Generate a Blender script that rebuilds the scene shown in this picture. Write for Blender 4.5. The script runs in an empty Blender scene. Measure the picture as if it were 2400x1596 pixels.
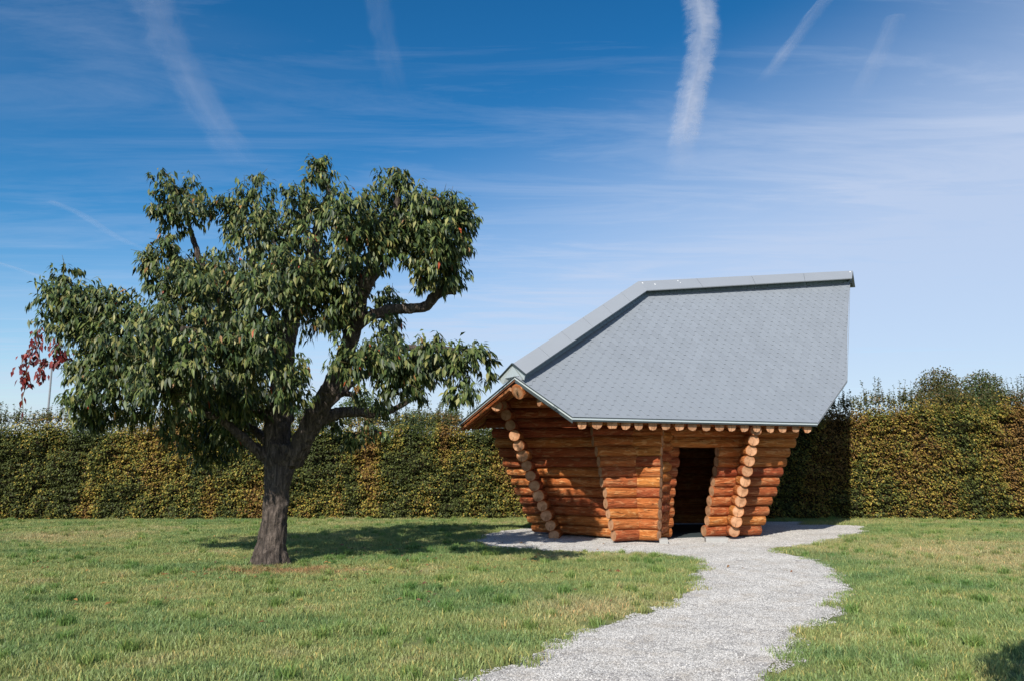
import bpy, bmesh, math, random
import numpy as np
from mathutils import Vector, Matrix, noise
R = math.radians
random.seed(7)
rng = np.random.default_rng(11)
scene = bpy.context.scene
col = scene.collection

# ------------------------------------------------------------------ camera, sky, sun
PITCH = math.atan(290 / 1867)
EYE = 1.6
cam = bpy.data.cameras.new('camera')
cam.lens = 28.0; cam.sensor_width = 36; cam.clip_end = 6000; cam.clip_start = 0.05
camo = bpy.data.objects.new('camera', cam); col.objects.link(camo)
camo.location = (0, 0, EYE); camo.rotation_euler = (R(90) + PITCH, 0, 0)
scene.camera = camo

SUN_EL = R(35.5)
SUN_TRAVEL = Vector((0.36, 0.933, 0)).normalized()       # where the light goes on the ground
sun_dir = Vector((-SUN_TRAVEL.x * math.cos(SUN_EL), -SUN_TRAVEL.y * math.cos(SUN_EL), math.sin(SUN_EL)))
sl = bpy.data.lights.new('sun', 'SUN'); sl.energy = 4.8; sl.angle = R(0.5); sl.color = (1, 0.94, 0.84)
so = bpy.data.objects.new('sun', sl); col.objects.link(so)
so.rotation_euler = sun_dir.to_track_quat('Z', 'Y').to_euler()

world = bpy.data.worlds.new('World'); scene.world = world; world.use_nodes = True
wn = world.node_tree; wn.nodes.clear()


class NT:
    """tiny helper for node trees"""
    def __init__(s, tree): s.t = tree
    def n(s, typ, ins=None, **kw):
        nd = s.t.nodes.new(typ)
        for k, v in kw.items(): setattr(nd, k, v)
        for k, v in (ins or {}).items():
            sock = nd.inputs[k]
            if isinstance(v, bpy.types.NodeSocket): s.t.links.new(v, sock)
            else: sock.default_value = v
        return nd
    def math(s, op, a, b=0.0, c=None, clamp=False):
        nd = s.n('ShaderNodeMath', operation=op, use_clamp=clamp)
        for i, v in enumerate((a, b) if c is None else (a, b, c)):
            if isinstance(v, bpy.types.NodeSocket): s.t.links.new(v, nd.inputs[i])
            else: nd.inputs[i].default_value = v
        return nd.outputs[0]
    def ramp(s, fac, stops, interp='LINEAR'):
        nd = s.n('ShaderNodeValToRGB', {'Fac': fac}); cr = nd.color_ramp; cr.interpolation = interp
        while len(cr.elements) < len(stops): cr.elements.new(0.5)
        for e, (p, c) in zip(cr.elements, stops):
            e.position = p; e.color = tuple(c) + (1,) if len(c) == 3 else c
        return nd.outputs[0]
    def mix(s, fac, a, b, mode='MIX'):
        nd = s.n('ShaderNodeMix', data_type='RGBA', blend_type=mode)
        for i, v in ((0, fac), (6, a), (7, b)):
            if isinstance(v, bpy.types.NodeSocket): s.t.links.new(v, nd.inputs[i])
            else: nd.inputs[i].default_value = v if i == 0 else (tuple(v) + (1,) if len(v) == 3 else v)
        return nd.outputs[2]
    def noise(s, vec, scale, detail=4, rough=0.55, dist=0.0):
        nd = s.n('ShaderNodeTexNoise', {'Scale': scale, 'Detail': detail, 'Roughness': rough, 'Distortion': dist})
        if vec is not None: s.t.links.new(vec, nd.inputs['Vector'])
        return nd.outputs[0]
    def mapping(s, vec, scale=(1, 1, 1), rot=(0, 0, 0), loc=(0, 0, 0)):
        return s.n('ShaderNodeMapping', {'Vector': vec, 'Scale': scale, 'Rotation': rot, 'Location': loc}).outputs[0]


w = NT(wn)
sky = w.n('ShaderNodeTexSky', sky_type='NISHITA', sun_disc=False, sun_elevation=SUN_EL,
          sun_rotation=math.atan2(sun_dir.x, sun_dir.y), altitude=300, air_density=1.0, dust_density=0.6, ozone_density=1.6)
tc = w.n('ShaderNodeTexCoord').outputs['Generated']
sep = w.n('ShaderNodeSeparateXYZ', {0: tc})
up = w.math('MAXIMUM', sep.outputs[2], 0.04)
px = w.math('DIVIDE', sep.outputs[0], up); py = w.math('DIVIDE', sep.outputs[1], up)
pl = w.n('ShaderNodeCombineXYZ', {0: px, 1: py, 2: 0.0}).outputs[0]
skyc = w.n('ShaderNodeHueSaturation', {'Color': sky.outputs[0], 'Saturation': 1.40, 'Hue': 0.491, 'Value': 0.2}).outputs[0]
skyc = w.n('ShaderNodeGamma', {'Color': skyc, 'Gamma': 1.22}).outputs[0]
skyc = w.mix(1.0, skyc, (5.3, 5.3, 5.3), 'MULTIPLY')
# thin high cirrus streaks, laid out on a plane far above
n1 = w.noise(w.mapping(pl, (0.34, 1.3, 1), (0, 0, R(-30))), 1.9, 10, 0.66, 0.9)
n2 = w.noise(w.mapping(pl, (0.5, 0.6, 1), (0, 0, R(15)), (3.1, 1.7, 0)), 0.6, 3, 0.5, 0.2)
c1 = w.math('MULTIPLY', w.ramp(n1, [(0.46, (0, 0, 0)), (0.74, (1, 1, 1))]), w.ramp(n2, [(0.3, (0.15,) * 3), (0.68, (1, 1, 1))]))
n3 = w.noise(w.mapping(pl, (0.16, 0.34, 1), (0, 0, R(-12)), (1.3, 5.2, 0)), 1.0, 5, 0.55, 0.4)
veil = w.math('MULTIPLY', w.ramp(n3, [(0.45, (0, 0, 0)), (0.75, (1, 1, 1))]), 0.30)
# the cirrus veil is thicker towards the right (east) part of the sky
east = w.ramp(w.math('ADD', w.math('MULTIPLY', sep.outputs[0], 0.30), w.math('SUBTRACT', 0.46, w.math('ABSOLUTE', sep.outputs[2]))), [(0.02, (0, 0, 0)), (0.36, (1, 1, 1))], 'EASE')
veil = w.math('ADD', w.math('MULTIPLY', veil, 0.8), w.math('MULTIPLY', east, w.math('ADD', w.math('MULTIPLY', n1, 0.5), 0.75)))
cl = w.math('ADD', w.math('MULTIPLY', c1, 0.42), veil, clamp=True)
skyc = w.mix(w.math('MULTIPLY', cl, 0.80), skyc, (4.7, 5.35, 6.75))
bg = w.n('ShaderNodeBackground', {'Color': skyc, 'Strength': 0.10})
wo = w.n('ShaderNodeOutputWorld', {'Surface': bg.outputs[0]})

scene.view_settings.view_transform = 'Standard'; scene.view_settings.look = 'None'
scene.view_settings.gamma = 1; scene.view_settings.exposure = 0.35
scene.view_settings.use_curve_mapping = False
try:
    scene.cycles.max_bounces = 6; scene.cycles.transparent_max_bounces = 12
except Exception: pass

# ------------------------------------------------------------------ helpers
SP, CP = math.sin(PITCH), math.cos(PITCH)


def ray(u, v):
    """viewing direction of a spot of the photograph, per metre of depth"""
    xc, zc = (u - 1200) / 1867, (798 - v) / 1867
    d = CP - zc * SP
    return xc / d, (SP + zc * CP) / d


def at(u, v, Y):
    a, b = ray(u, v)
    return Vector((a * Y, Y, EYE + b * Y))


def ground(u, v, z=0.0):
    a, b = ray(u, v)
    Y = (z - EYE) / b
    return Vector((a * Y, Y, z))


def mesh_obj(name, verts, faces, mats, parent=None, smooth=False, tint=None, fmat=None):
    me = bpy.data.meshes.new(name)
    verts = np.asarray(verts, dtype=np.float32)
    if isinstance(faces, np.ndarray):
        nf, k = faces.shape
        me.vertices.add(len(verts)); me.vertices.foreach_set('co', verts.ravel())
        me.loops.add(nf * k); me.loops.foreach_set('vertex_index', faces.astype(np.int32).ravel())
        me.polygons.add(nf); me.polygons.foreach_set('loop_start', np.arange(0, nf * k, k, dtype=np.int32))
        me.polygons.foreach_set('loop_total', np.full(nf, k, dtype=np.int32))
        me.update(calc_edges=True)
    else:
        me.from_pydata([tuple(map(float, v)) for v in verts], [], faces); me.update()
    for m in (mats if isinstance(mats, (list, tuple)) else [mats]): me.materials.append(m)
    if smooth: me.polygons.foreach_set('use_smooth', np.ones(len(me.polygons), dtype=bool))
    if fmat is not None: me.polygons.foreach_set('material_index', np.asarray(fmat, dtype=np.int32))
    if tint is not None:
        a = me.attributes.new('tint', 'FLOAT_COLOR', 'POINT')
        tt = np.ones((len(verts), 4), dtype=np.float32); tt[:, :3] = tint
        a.data.foreach_set('color', tt.ravel())
    o = bpy.data.objects.new(name, me); col.objects.link(o)
    if parent: o.parent = parent
    return o


def thing(name, label, cat, loc=(0, 0, 0), group=None):
    o = bpy.data.objects.new(name, None); col.objects.link(o); o.location = loc
    o.empty_display_size = 0.3
    o['label'] = label; o['category'] = cat
    if group: o['group'] = group
    return o


def keep(o, parent):
    """parent without moving"""
    o.parent = parent; o.matrix_parent_inverse = Matrix.Translation(parent.location).inverted()
    return o


class Geo:
    def __init__(s): s.v = []; s.f = []
    def slab(s, top, down):
        """closed plate: polygon top and the same polygon moved by down (vector or list)"""
        n = len(top); b = len(s.v)
        dn = down if isinstance(down, list) else [down] * n
        s.v += [Vector(p) for p in top] + [Vector(p) + d for p, d in zip(top, dn)]
        s.f.append(tuple(range(b, b + n))); s.f.append(tuple(range(b + 2 * n - 1, b + n - 1, -1)))
        for i in range(n):
            j = (i + 1) % n
            s.f.append((b + j, b + i, b + n + i, b + n + j))
    def tube(s, pts, rad, sides=10, wob=0.0, seed=0, caps=True):
        b = len(s.v); n = len(pts)
        up0 = Vector((0.13, 0.21, 1)).normalized()
        prev = None
        for i, p in enumerate(pts):
            t = (Vector(pts[min(i + 1, n - 1)]) - Vector(pts[max(i - 1, 0)])).normalized()
            if prev is None:
                a = t.cross(up0)
                if a.length < 0.1: a = t.cross(Vector((1, 0, 0)))
                a.normalize()
            else: a = (prev - t * prev.dot(t)).normalized()
            prev = a; c = t.cross(a)
            for k in range(sides):
                an = 2 * math.pi * k / sides
                r = rad[i] * (1 + wob * noise.noise(Vector((math.cos(an) * 1.3 + seed, math.sin(an) * 1.3, i * 0.5))))
                s.v.append(Vector(p) + (a * math.cos(an) + c * math.sin(an)) * r)
        for i in range(n - 1):
            for k in range(sides):
                q = (k + 1) % sides
                s.f.append((b + i * sides + k, b + i * sides + q, b + (i + 1) * sides + q, b + (i + 1) * sides + k))
        if caps:
            s.f.append(tuple(range(b + sides - 1, b - 1, -1)))
            s.f.append(tuple(range(b + (n - 1) * sides, b + n * sides)))
    def build(s, name, mat, parent=None, smooth=False, **k):
        o = mesh_obj(name, [tuple(p) for p in s.v], s.f, mat, None, smooth, **k)
        if parent: keep(o, parent)
        return o


def new_mat(name):
    m = bpy.data.materials.new(name); m.use_nodes = True; m.node_tree.nodes.clear()
    return m, NT(m.node_tree)


def principled(t, color, rough=0.7, normal=None, spec=0.5, **kw):
    ins = {'Base Color': color, 'Roughness': rough, 'Specular IOR Level': spec}
    if normal is not None: ins['Normal'] = normal
    ins.update(kw)
    p = t.n('ShaderNodeBsdfPrincipled', ins)
    t.n('ShaderNodeOutputMaterial', {'Surface': p.outputs[0]})
    return p


def bump(t, h, strength=0.5, dist=0.02):
    return t.n('ShaderNodeBump', {'Height': h, 'Strength': strength, 'Distance': dist}).outputs[0]


def c4(c): return tuple(c) + (1,)


# ------------------------------------------------------------------ materials
def leaf_mat(name, rough=0.42, trans=0.25, spec=0.5):
    m, t = new_mat(name)
    a = t.n('ShaderNodeAttribute', attribute_name='tint').outputs['Color']
    p = t.n('ShaderNodeBsdfPrincipled', {'Base Color': a, 'Roughness': rough, 'Specular IOR Level': spec})
    tl = t.n('ShaderNodeBsdfTranslucent', {'Color': t.mix(1.0, a, (1.25, 1.3, 0.6), 'MULTIPLY')})
    mx = t.n('ShaderNodeMixShader', {0: trans, 1: p.outputs[0], 2: tl.outputs[0]})
    t.n('ShaderNodeOutputMaterial', {'Surface': mx.outputs[0]})
    return m


M_LEAF = leaf_mat('cherry_leaf', 0.48, 0.12, 0.32)
M_HEDGE = leaf_mat('hedge_leaf', 0.55, 0.22, 0.3)


def mk_bark():
    m, t = new_mat('bark')
    P = t.n('ShaderNodeNewGeometry').outputs['Position']
    v = t.mapping(P, (13, 13, 2.0))
    a = t.noise(v, 1.6, 8, 0.65, 0.8); b = t.noise(P, 40, 4, 0.6); c = t.noise(P, 2.0, 3)
    colr = t.ramp(a, [(0.32, (0.016, 0.012, 0.011)), (0.50, (0.090, 0.070, 0.058)), (0.68, (0.25, 0.198, 0.165))])
    colr = t.mix(t.math('MULTIPLY', c, 0.5), colr, (0.06, 0.055, 0.05), 'MIX')
    h = t.math('ADD', a, t.math('MULTIPLY', b, 0.25))
    principled(t, colr, 0.9, bump(t, h, 1.0, 0.06), 0.15)
    return m


def mk_wood():
    m, t = new_mat('peeled_log')
    O = t.n('ShaderNodeTexCoord').outputs['Object']
    rnd = t.n('ShaderNodeObjectInfo').outputs['Random']
    off = t.n('ShaderNodeCombineXYZ', {0: t.math('MULTIPLY', rnd, 37.0), 1: t.math('MULTIPLY', rnd, 11.0), 2: 0.0}).outputs[0]
    v = t.n('ShaderNodeVectorMath', {0: O, 1: off}, operation='ADD').outputs[0]
    g = t.noise(t.mapping(v, (1.6, 22, 22)), 1.5, 6, 0.6, 0.5)           # grain along the log
    p = t.noise(t.mapping(v, (3.2, 10, 10)), 1.5, 5, 0.6, 0.6)           # torn, paler patches left by peeling
    q = t.noise(t.mapping(v, (0.7, 2, 2)), 1.0, 2)
    k = t.noise(t.mapping(v, (9, 22, 22)), 1.0, 2, 0.5)
    base = t.ramp(g, [(0.3, (0.31, 0.085, 0.022)), (0.5, (0.51, 0.158, 0.044)), (0.7, (0.61, 0.225, 0.075))])
    base = t.mix(t.ramp(q, [(0.35, (0.0,) * 3), (0.65, (0.55,) * 3)]), base, (0.36, 0.085, 0.022))
    pale = t.ramp(p, [(0.52, (0, 0, 0)), (0.60, (1, 1, 1))])
    base = t.mix(t.math('MULTIPLY', pale, 0.75), base, (0.62, 0.29, 0.12))
    base = t.mix(t.ramp(k, [(0.69, (0, 0, 0)), (0.76, (0.8,) * 3)]), base, (0.10, 0.035, 0.015))
    hv = t.n('ShaderNodeHueSaturation', {'Color': base, 'Hue': t.math('ADD', t.math('MULTIPLY', rnd, 0.026), 0.486),
                                        'Value': t.math('ADD', t.math('MULTIPLY', rnd, 0.46), 0.66)}).outputs[0]
    h = t.math('ADD', t.math('MULTIPLY', p, 1.0), t.math('MULTIPLY', g, 0.5))
    ck = t.noise(t.mapping(v, (0.55, 16, 16)), 2.0, 3, 0.5, 0.3)      # long drying cracks
    ckm = t.ramp(t.math('ABSOLUTE', t.math('SUBTRACT', ck, 0.56)), [(0.0, (1, 1, 1)), (0.008, (0, 0, 0))])
    hv = t.mix(t.math('MULTIPLY', ckm, 0.65), hv, (0.05, 0.018, 0.008))
    h = t.math('SUBTRACT', h, t.math('MULTIPLY', ckm, 0.5))
    principled(t, hv, 0.68, bump(t, h, 1.0, 0.075), 0.2)
    return m


def mk_endgrain():
    m, t = new_mat('log_end_grain')
    O = t.n('ShaderNodeTexCoord').outputs['Object']
    rnd = t.n('ShaderNodeObjectInfo').outputs['Random']
    s = t.n('ShaderNodeSeparateXYZ', {0: O})
    y, z = s.outputs[1], s.outputs[2]
    nz = t.noise(O, 9, 3)
    r = t.math('SQRT', t.math('ADD', t.math('MULTIPLY', y, y), t.math('MULTIPLY', z, z)))
    r = t.math('ADD', r, t.math('MULTIPLY', nz, 0.02))
    ring = t.math('SINE', t.math('ADD', t.math('MULTIPLY', r, 330.0), t.math('MULTIPLY', nz, 9.0)))
    base = t.ramp(t.math('ADD', t.math('MULTIPLY', ring, 0.09), nz), [(0.3, (0.25, 0.12, 0.058)), (0.5, (0.43, 0.225, 0.12)), (0.72, (0.53, 0.31, 0.18))])
    base = t.mix(t.ramp(t.math('DIVIDE', r, 0.13), [(0.82, (0, 0, 0)), (1.0, (0.7,) * 3)]), base, (0.40, 0.14, 0.05))
    # a drying crack from the heart outwards
    ca, sa = 0.25, 0.97
    d = t.math('ABSOLUTE', t.math('ADD', t.math('MULTIPLY', y, sa), t.math('ADD', t.math('MULTIPLY', z, ca), t.math('MULTIPLY', t.math('SUBTRACT', nz, 0.5), 0.03))))
    side = t.math('LESS_THAN', z, 0.015)
    wd = t.math('ADD', t.math('MULTIPLY', r, 0.035), 0.001)
    crack = t.math('MULTIPLY', t.math('LESS_THAN', d, wd), side)
    crack = t.math('MULTIPLY', crack, t.math('GREATER_THAN', rnd, 0.25))
    base = t.mix(t.math('MULTIPLY', crack, 0.85), base, (0.05, 0.025, 0.012))
    base = t.n('ShaderNodeHueSaturation', {'Color': base, 'Value': t.math('ADD', t.math('MULTIPLY', rnd, 0.4), 0.78)}).outputs[0]
    principled(t, base, 0.75, bump(t, t.math('SUBTRACT', nz, crack), 0.4, 0.01), 0.2)
    return m


def mk_slate(name, base, rough=0.62, scale=1.0):
    m, t = new_mat(name)
    P = t.n('ShaderNodeNewGeometry').outputs['Position']
    rnd = t.n('ShaderNodeNewGeometry').outputs['Random Per Island']
    a = t.noise(P, 1.1, 4); b = t.noise(P, 60, 3)
    v = t.math('ADD', t.math('MULTIPLY', a, 0.16), t.math('ADD', t.math('MULTIPLY', b, 0.08), t.math('ADD', t.math('MULTIPLY', rnd, 0.08 * scale), 0.84)))
    c = t.n('ShaderNodeHueSaturation', {'Color': c4(base), 'Value': v}).outputs[0]
    principled(t, c, rough, bump(t, b, 0.08, 0.004), 0.4)
    return m


def mk_plain(name, c, rough=0.6, metal=0.0, spec=0.5, var=0.25, nscale=8):
    m, t = new_mat(name)
    P = t.n('ShaderNodeNewGeometry').outputs['Position']
    n = t.noise(P, nscale, 5)
    v = t.math('ADD', t.math('MULTIPLY', n, var), 1 - var / 2)
    cc = t.n('ShaderNodeHueSaturation', {'Color': c4(c), 'Value': v}).outputs[0]
    principled(t, cc, rough, bump(t, n, 0.15, 0.01), spec, Metallic=metal)
    return m


M_BARK, M_WOOD, M_END = mk_bark(), mk_wood(), mk_endgrain()
M_SLATE = mk_slate('grey_slate', (0.212, 0.236, 0.268))
M_SLATE_SHADE = mk_slate('shaded_slate', (0.13, 0.18, 0.22))  # darker copy of the slate, shade under the cap put into the colour
M_CAP = mk_plain('cap_sheet', (0.250, 0.272, 0.300), 0.6, 0.0, 0.4, 0.10, 1.5)
M_TRIM = mk_plain('edge_trim', (0.52, 0.58, 0.60), 0.4, 0.3, 0.5, 0.1)
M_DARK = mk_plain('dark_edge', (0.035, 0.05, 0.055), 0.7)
M_DECK = mk_plain('roof_boards', (0.16, 0.06, 0.025), 0.8)
M_CONC = mk_plain('concrete', (0.36, 0.355, 0.34), 0.85, 0, 0.2, 0.3, 20)
M_STEEL = mk_plain('galvanised_steel', (0.30, 0.31, 0.33), 0.5, 0.6)
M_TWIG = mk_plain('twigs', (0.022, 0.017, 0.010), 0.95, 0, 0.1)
M_TWIG2 = mk_plain('green_twigs', (0.10, 0.085, 0.035), 0.8, 0, 0.2)
M_SPLAT = mk_plain('bird_lime', (0.8, 0.8, 0.78), 0.7)


def patches(t, P):
    """lawn colours by place: greener and drier areas"""
    big = t.noise(t.mapping(P, (0.30, 0.55, 1)), 1.0, 4, 0.55, 0.3)
    med = t.noise(P, 1.9, 5, 0.6)
    f = t.math('ADD', t.math('MULTIPLY', big, 0.62), t.math('MULTIPLY', med, 0.38))
    return t.ramp(f, [(0.36, (0.138, 0.228, 0.080)), (0.46, (0.200, 0.278, 0.095)), (0.55, (0.285, 0.325, 0.115)), (0.64, (0.37, 0.355, 0.17)), (0.72, (0.42, 0.31, 0.17))]), f


def mk_grass():
    m, t = new_mat('grass_blade')
    P = t.n('ShaderNodeNewGeometry').outputs['Position']
    c, f = patches(t, P)
    a = t.n('ShaderNodeAttribute', attribute_name='tint').outputs['Color']
    # worn, dry ring round the foot of the tree
    d = t.n('ShaderNodeVectorMath', {0: t.mapping(P, (0.62, 1.5, 0)), 1: (-3.35 * 0.62, 12.45 * 1.5, 0)}, operation='DISTANCE').outputs['Value']
    wn_ = t.math('MULTIPLY', t.math('ADD', d, t.math('MULTIPLY', t.math('SUBTRACT', t.noise(P, 5, 5), 0.5), 2.6)), 0.5)
    c = t.mix(t.ramp(wn_, [(0.0, (0.65,) * 3), (0.2, (0.5,) * 3), (0.44, (0,) * 3)]), c, (0.42, 0.19, 0.11))
    for (gx, gy, rr_) in ((9.0, 14.6, 4.2), (1.0, 9.3, 1.3), (-10, 18.5, 2.2), (7.2, 9.0, 1.6)):      # dry, straw coloured places
        dd = t.n('ShaderNodeVectorMath', {0: P, 1: (gx, gy, 0)}, operation='DISTANCE').outputs['Value']
        dd = t.math('ADD', t.math('DIVIDE', dd, rr_), t.math('MULTIPLY', t.math('SUBTRACT', t.noise(P, 1.1, 5), 0.5), 2.0))
        c = t.mix(t.ramp(dd, [(0.1, (0.8,) * 3), (1.0, (0,) * 3)]), c, (0.44, 0.37, 0.19))
    c = t.mix(1.0, c, a, 'MULTIPLY')
    p = t.n('ShaderNodeBsdfPrincipled', {'Base Color': c, 'Roughness': 0.5, 'Specular IOR Level': 0.35})
    tl = t.n('ShaderNodeBsdfTranslucent', {'Color': c})
    mx = t.n('ShaderNodeMixShader', {0: 0.3, 1: p.outputs[0], 2: tl.outputs[0]})
    t.n('ShaderNodeOutputMaterial', {'Surface': mx.outputs[0]})
    return m


def mk_lawn():
    m, t = new_mat('lawn_soil')
    P = t.n('ShaderNodeNewGeometry').outputs['Position']
    c, f = patches(t, P)
    n = t.noise(P, 30, 4)
    c = t.mix(0.45, c, (0.13, 0.10, 0.05))
    c = t.n('ShaderNodeHueSaturation', {'Color': c, 'Value': t.math('ADD', n, 0.35)}).outputs[0]
    principled(t, c, 0.95, bump(t, n, 0.6, 0.03), 0.1)
    return m


def mk_gravel():
    m, t = new_mat('gravel_bed')
    P = t.n('ShaderNodeNewGeometry').outputs['Position']
    vo = t.n('ShaderNodeTexVoronoi', {'Vector': P, 'Scale': 62.0})
    n = t.noise(P, 2.5, 4)
    g = t.n('ShaderNodeSeparateColor', {0: vo.outputs['Color']}).outputs[0]
    c = t.ramp(g, [(0.0, (0.22, 0.20, 0.185)), (0.5, (0.40, 0.38, 0.355)), (1.0, (0.62, 0.60, 0.57))])
    c = t.mix(t.ramp(n, [(0.35, (0.25,) * 3), (0.6, (0,) * 3)]), c, (0.30, 0.26, 0.22))
    principled(t, c, 0.9, bump(t, vo.outputs['Distance'], 0.9, -0.012), 0.2)
    return m


def mk_pebble():
    m, t = new_mat('pebble')
    a = t.n('ShaderNodeAttribute', attribute_name='tint').outputs['Color']
    P = t.n('ShaderNodeNewGeometry').outputs['Position']
    k = t.math('ADD', t.math('MULTIPLY', t.noise(P, 1.3, 5, 0.6), 0.7), 0.66)
    a = t.n('ShaderNodeHueSaturation', {'Color': a, 'Value': k}).outputs[0]
    a = t.mix(t.ramp(t.noise(P, 2.7, 4), [(0.5, (0, 0, 0)), (0.7, (0.35,) * 3)]), a, (0.33, 0.27, 0.20))
    principled(t, a, 0.8, None, 0.25)
    return m


M_GRASS, M_LAWN, M_GRAVEL, M_PEB = mk_grass(), mk_lawn(), mk_gravel(), mk_pebble()

# ------------------------------------------------------------------ ground
o = mesh_obj('lawn', [(-700, -200, 0), (700, -200, 0), (700, 1500, 0), (-700, 1500, 0)], [(0, 1, 2, 3)], M_LAWN)
o['kind'] = 'structure'

path_px = [(1020, 1640), (1120, 1594), (1272, 1527), (1425, 1466), (1567, 1421), (1628, 1374), (1654, 1324), (1618, 1308), (1527, 1298),
           (1364, 1293), (1221, 1288), (1120, 1271), (1150, 1249), (1252, 1237)]
path_px2 = [(1863, 1229), (1995, 1231), (2022, 1241), (1985, 1256), (1883, 1278), (1801, 1287), (1924, 1318), (1964, 1354), (1975, 1398),
            (1934, 1444), (1873, 1484), (1852, 1526), (1766, 1596), (1690, 1650)]
L1 = [ground(*p) for p in path_px]; L2 = [ground(*p) for p in path_px2]
ring = L1 + [Vector((1.0, 21.5, 0)), Vector((3, 23.0, 0)), Vector((8, 23.0, 0))] + L2


def smooth_ring(r, k=5):
    out = []
    n = len(r)
    for i in range(n):
        p0, p1, p2, p3 = r[i - 1], r[i], r[(i + 1) % n], r[(i + 2) % n]
        for j in range(k):
            s = j / k
            out.append(0.5 * ((2 * p1) + (p2 - p0) * s + (2 * p0 - 5 * p1 + 4 * p2 - p3) * s * s + (3 * p1 - p0 - 3 * p2 + p3) * s ** 3))
    return out


ring = smooth_ring(ring, 8)
ring = [p + Vector((noise.noise(p * 2.3) * 0.06 + noise.noise(p * 7) * 0.035, noise.noise(p * 2.1 + Vector((5, 5, 5))) * 0.06 + noise.noise(p * 6 + Vector((9, 1, 1))) * 0.035, 0)) for p in ring]
RP = np.array([[p.x, p.y] for p in ring])


def inside(pts, poly):
    x, y = pts[:, 0], pts[:, 1]; r = np.zeros(len(pts), dtype=bool); n = len(poly); j = n - 1
    for i in range(n):
        xi, yi, xj, yj = poly[i][0], poly[i][1], poly[j][0], poly[j][1]
        c = ((yi > y) != (yj > y)) & (x < (xj - xi) * (y - yi) / (yj - yi + 1e-12) + xi)
        r ^= c; j = i
    return r


bm = bmesh.new()
vs = [bm.verts.new((p.x, p.y, 0.008)) for p in ring]
f = bm.faces.new(vs); bmesh.ops.triangulate(bm, faces=[f])
me = bpy.data.meshes.new('gravel_path'); bm.to_mesh(me); bm.free(); me.materials.append(M_GRAVEL)
gp = bpy.data.objects.new('gravel_path', me); col.objects.link(gp); gp['kind'] = 'structure'


def scatter_object(name, pts, rot, scl, variants, label, cat, mat):
    """one object: tiles of the given small meshes set on points by geometry nodes"""
    me = bpy.data.meshes.new(name); me.vertices.add(len(pts)); me.vertices.foreach_set('co', np.asarray(pts, dtype=np.float32).ravel())
    a = me.attributes.new('rotz', 'FLOAT', 'POINT'); a.data.foreach_set('value', rot.astype(np.float32))
    a = me.attributes.new('scl', 'FLOAT', 'POINT'); a.data.foreach_set('value', scl.astype(np.float32))
    me.materials.append(mat)
    ob = bpy.data.objects.new(name, me); col.objects.link(ob)
    cc = bpy.data.collections.new(name + '_variants')
    for i, (v, f_, tint) in enumerate(variants):
        q = mesh_obj(name + '_tile', v, f_, mat, tint=tint); col.objects.unlink(q); cc.objects.link(q)
    ng = bpy.data.node_groups.new(name, 'GeometryNodeTree')
    ng.interface.new_socket('Geometry', in_out='INPUT', socket_type='NodeSocketGeometry')
    ng.interface.new_socket('Geometry', in_out='OUTPUT', socket_type='NodeSocketGeometry')
    g = NT(ng)
    gi = g.n('NodeGroupInput'); go = g.n('NodeGroupOutput')
    ci = g.n('GeometryNodeCollectionInfo', {'Collection': cc, 'Separate Children': True, 'Reset Children': True})
    ra = g.n('GeometryNodeInputNamedAttribute', data_type='FLOAT'); ra.inputs['Name'].default_value = 'rotz'
    sa = g.n('GeometryNodeInputNamedAttribute', data_type='FLOAT'); sa.inputs['Name'].default_value = 'scl'
    cx = g.n('ShaderNodeCombineXYZ', {2: ra.outputs[0]}); 
    ri = g.n('FunctionNodeRandomValue', data_type='INT')
    ri.inputs[4].default_value = 0; ri.inputs[5].default_value = len(variants) - 1
    ip = g.n('GeometryNodeInstanceOnPoints', {'Points': gi.outputs[0], 'Instance': ci.outputs[0], 'Pick Instance': True,
                                              'Instance Index': ri.outputs[2], 'Rotation': cx.outputs[0], 'Scale': sa.outputs[0]})
    ng.links.new(ip.outputs[0], go.inputs[0])
    md = ob.modifiers.new('scatter', 'NODES'); md.node_group = ng
    ob['kind'] = 'stuff'; ob['label'] = label; ob['category'] = cat
    return ob


def grass_tile(seed, n=230, size=0.34, lo=0.016, hi=0.046):
    r = np.random.default_rng(seed)
    p = r.uniform(-size / 2, size / 2, (n, 2)); p += r.normal(0, 0.02, (n, 2))
    h = r.uniform(lo, hi, n) * (0.75 + 0.5 * r.random(n)); wd = r.uniform(0.0022, 0.0048, n)
    an = r.uniform(0, 2 * np.pi, n); lean = r.uniform(0.15, 0.95, n) * h; la = r.uniform(0, 2 * np.pi, n)
    dx, dy = np.cos(an) * wd, np.sin(an) * wd; lx, ly = np.cos(la) * lean, np.sin(la) * lean
    z0 = np.full(n, -0.004)
    v = np.stack([np.stack([p[:, 0] - dx, p[:, 1] - dy, z0], 1), np.stack([p[:, 0] + dx, p[:, 1] + dy, z0], 1),
                  np.stack([p[:, 0] + dx * .8 + lx * .35, p[:, 1] + dy * .8 + ly * .35, h * .6], 1),
                  np.stack([p[:, 0] - dx * .8 + lx * .35, p[:, 1] - dy * .8 + ly * .35, h * .6], 1),
                  np.stack([p[:, 0] + lx, p[:, 1] + ly, h], 1)], 1).reshape(-1, 3)
    b = np.arange(n)[:, None] * 5
    f_ = np.concatenate([b + np.array([[0, 1, 2]]), b + np.array([[0, 2, 3]]), b + np.array([[3, 2, 4]])])
    t = r.uniform(0.7, 1.35, (n, 1)) * np.array([[1, 1, 1]]); dry = r.random(n) < 0.10
    t[dry] = t[dry] * np.array([1.9, 1.35, 1.3])
    return v, f_, np.repeat(t, 5, axis=0)


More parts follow.
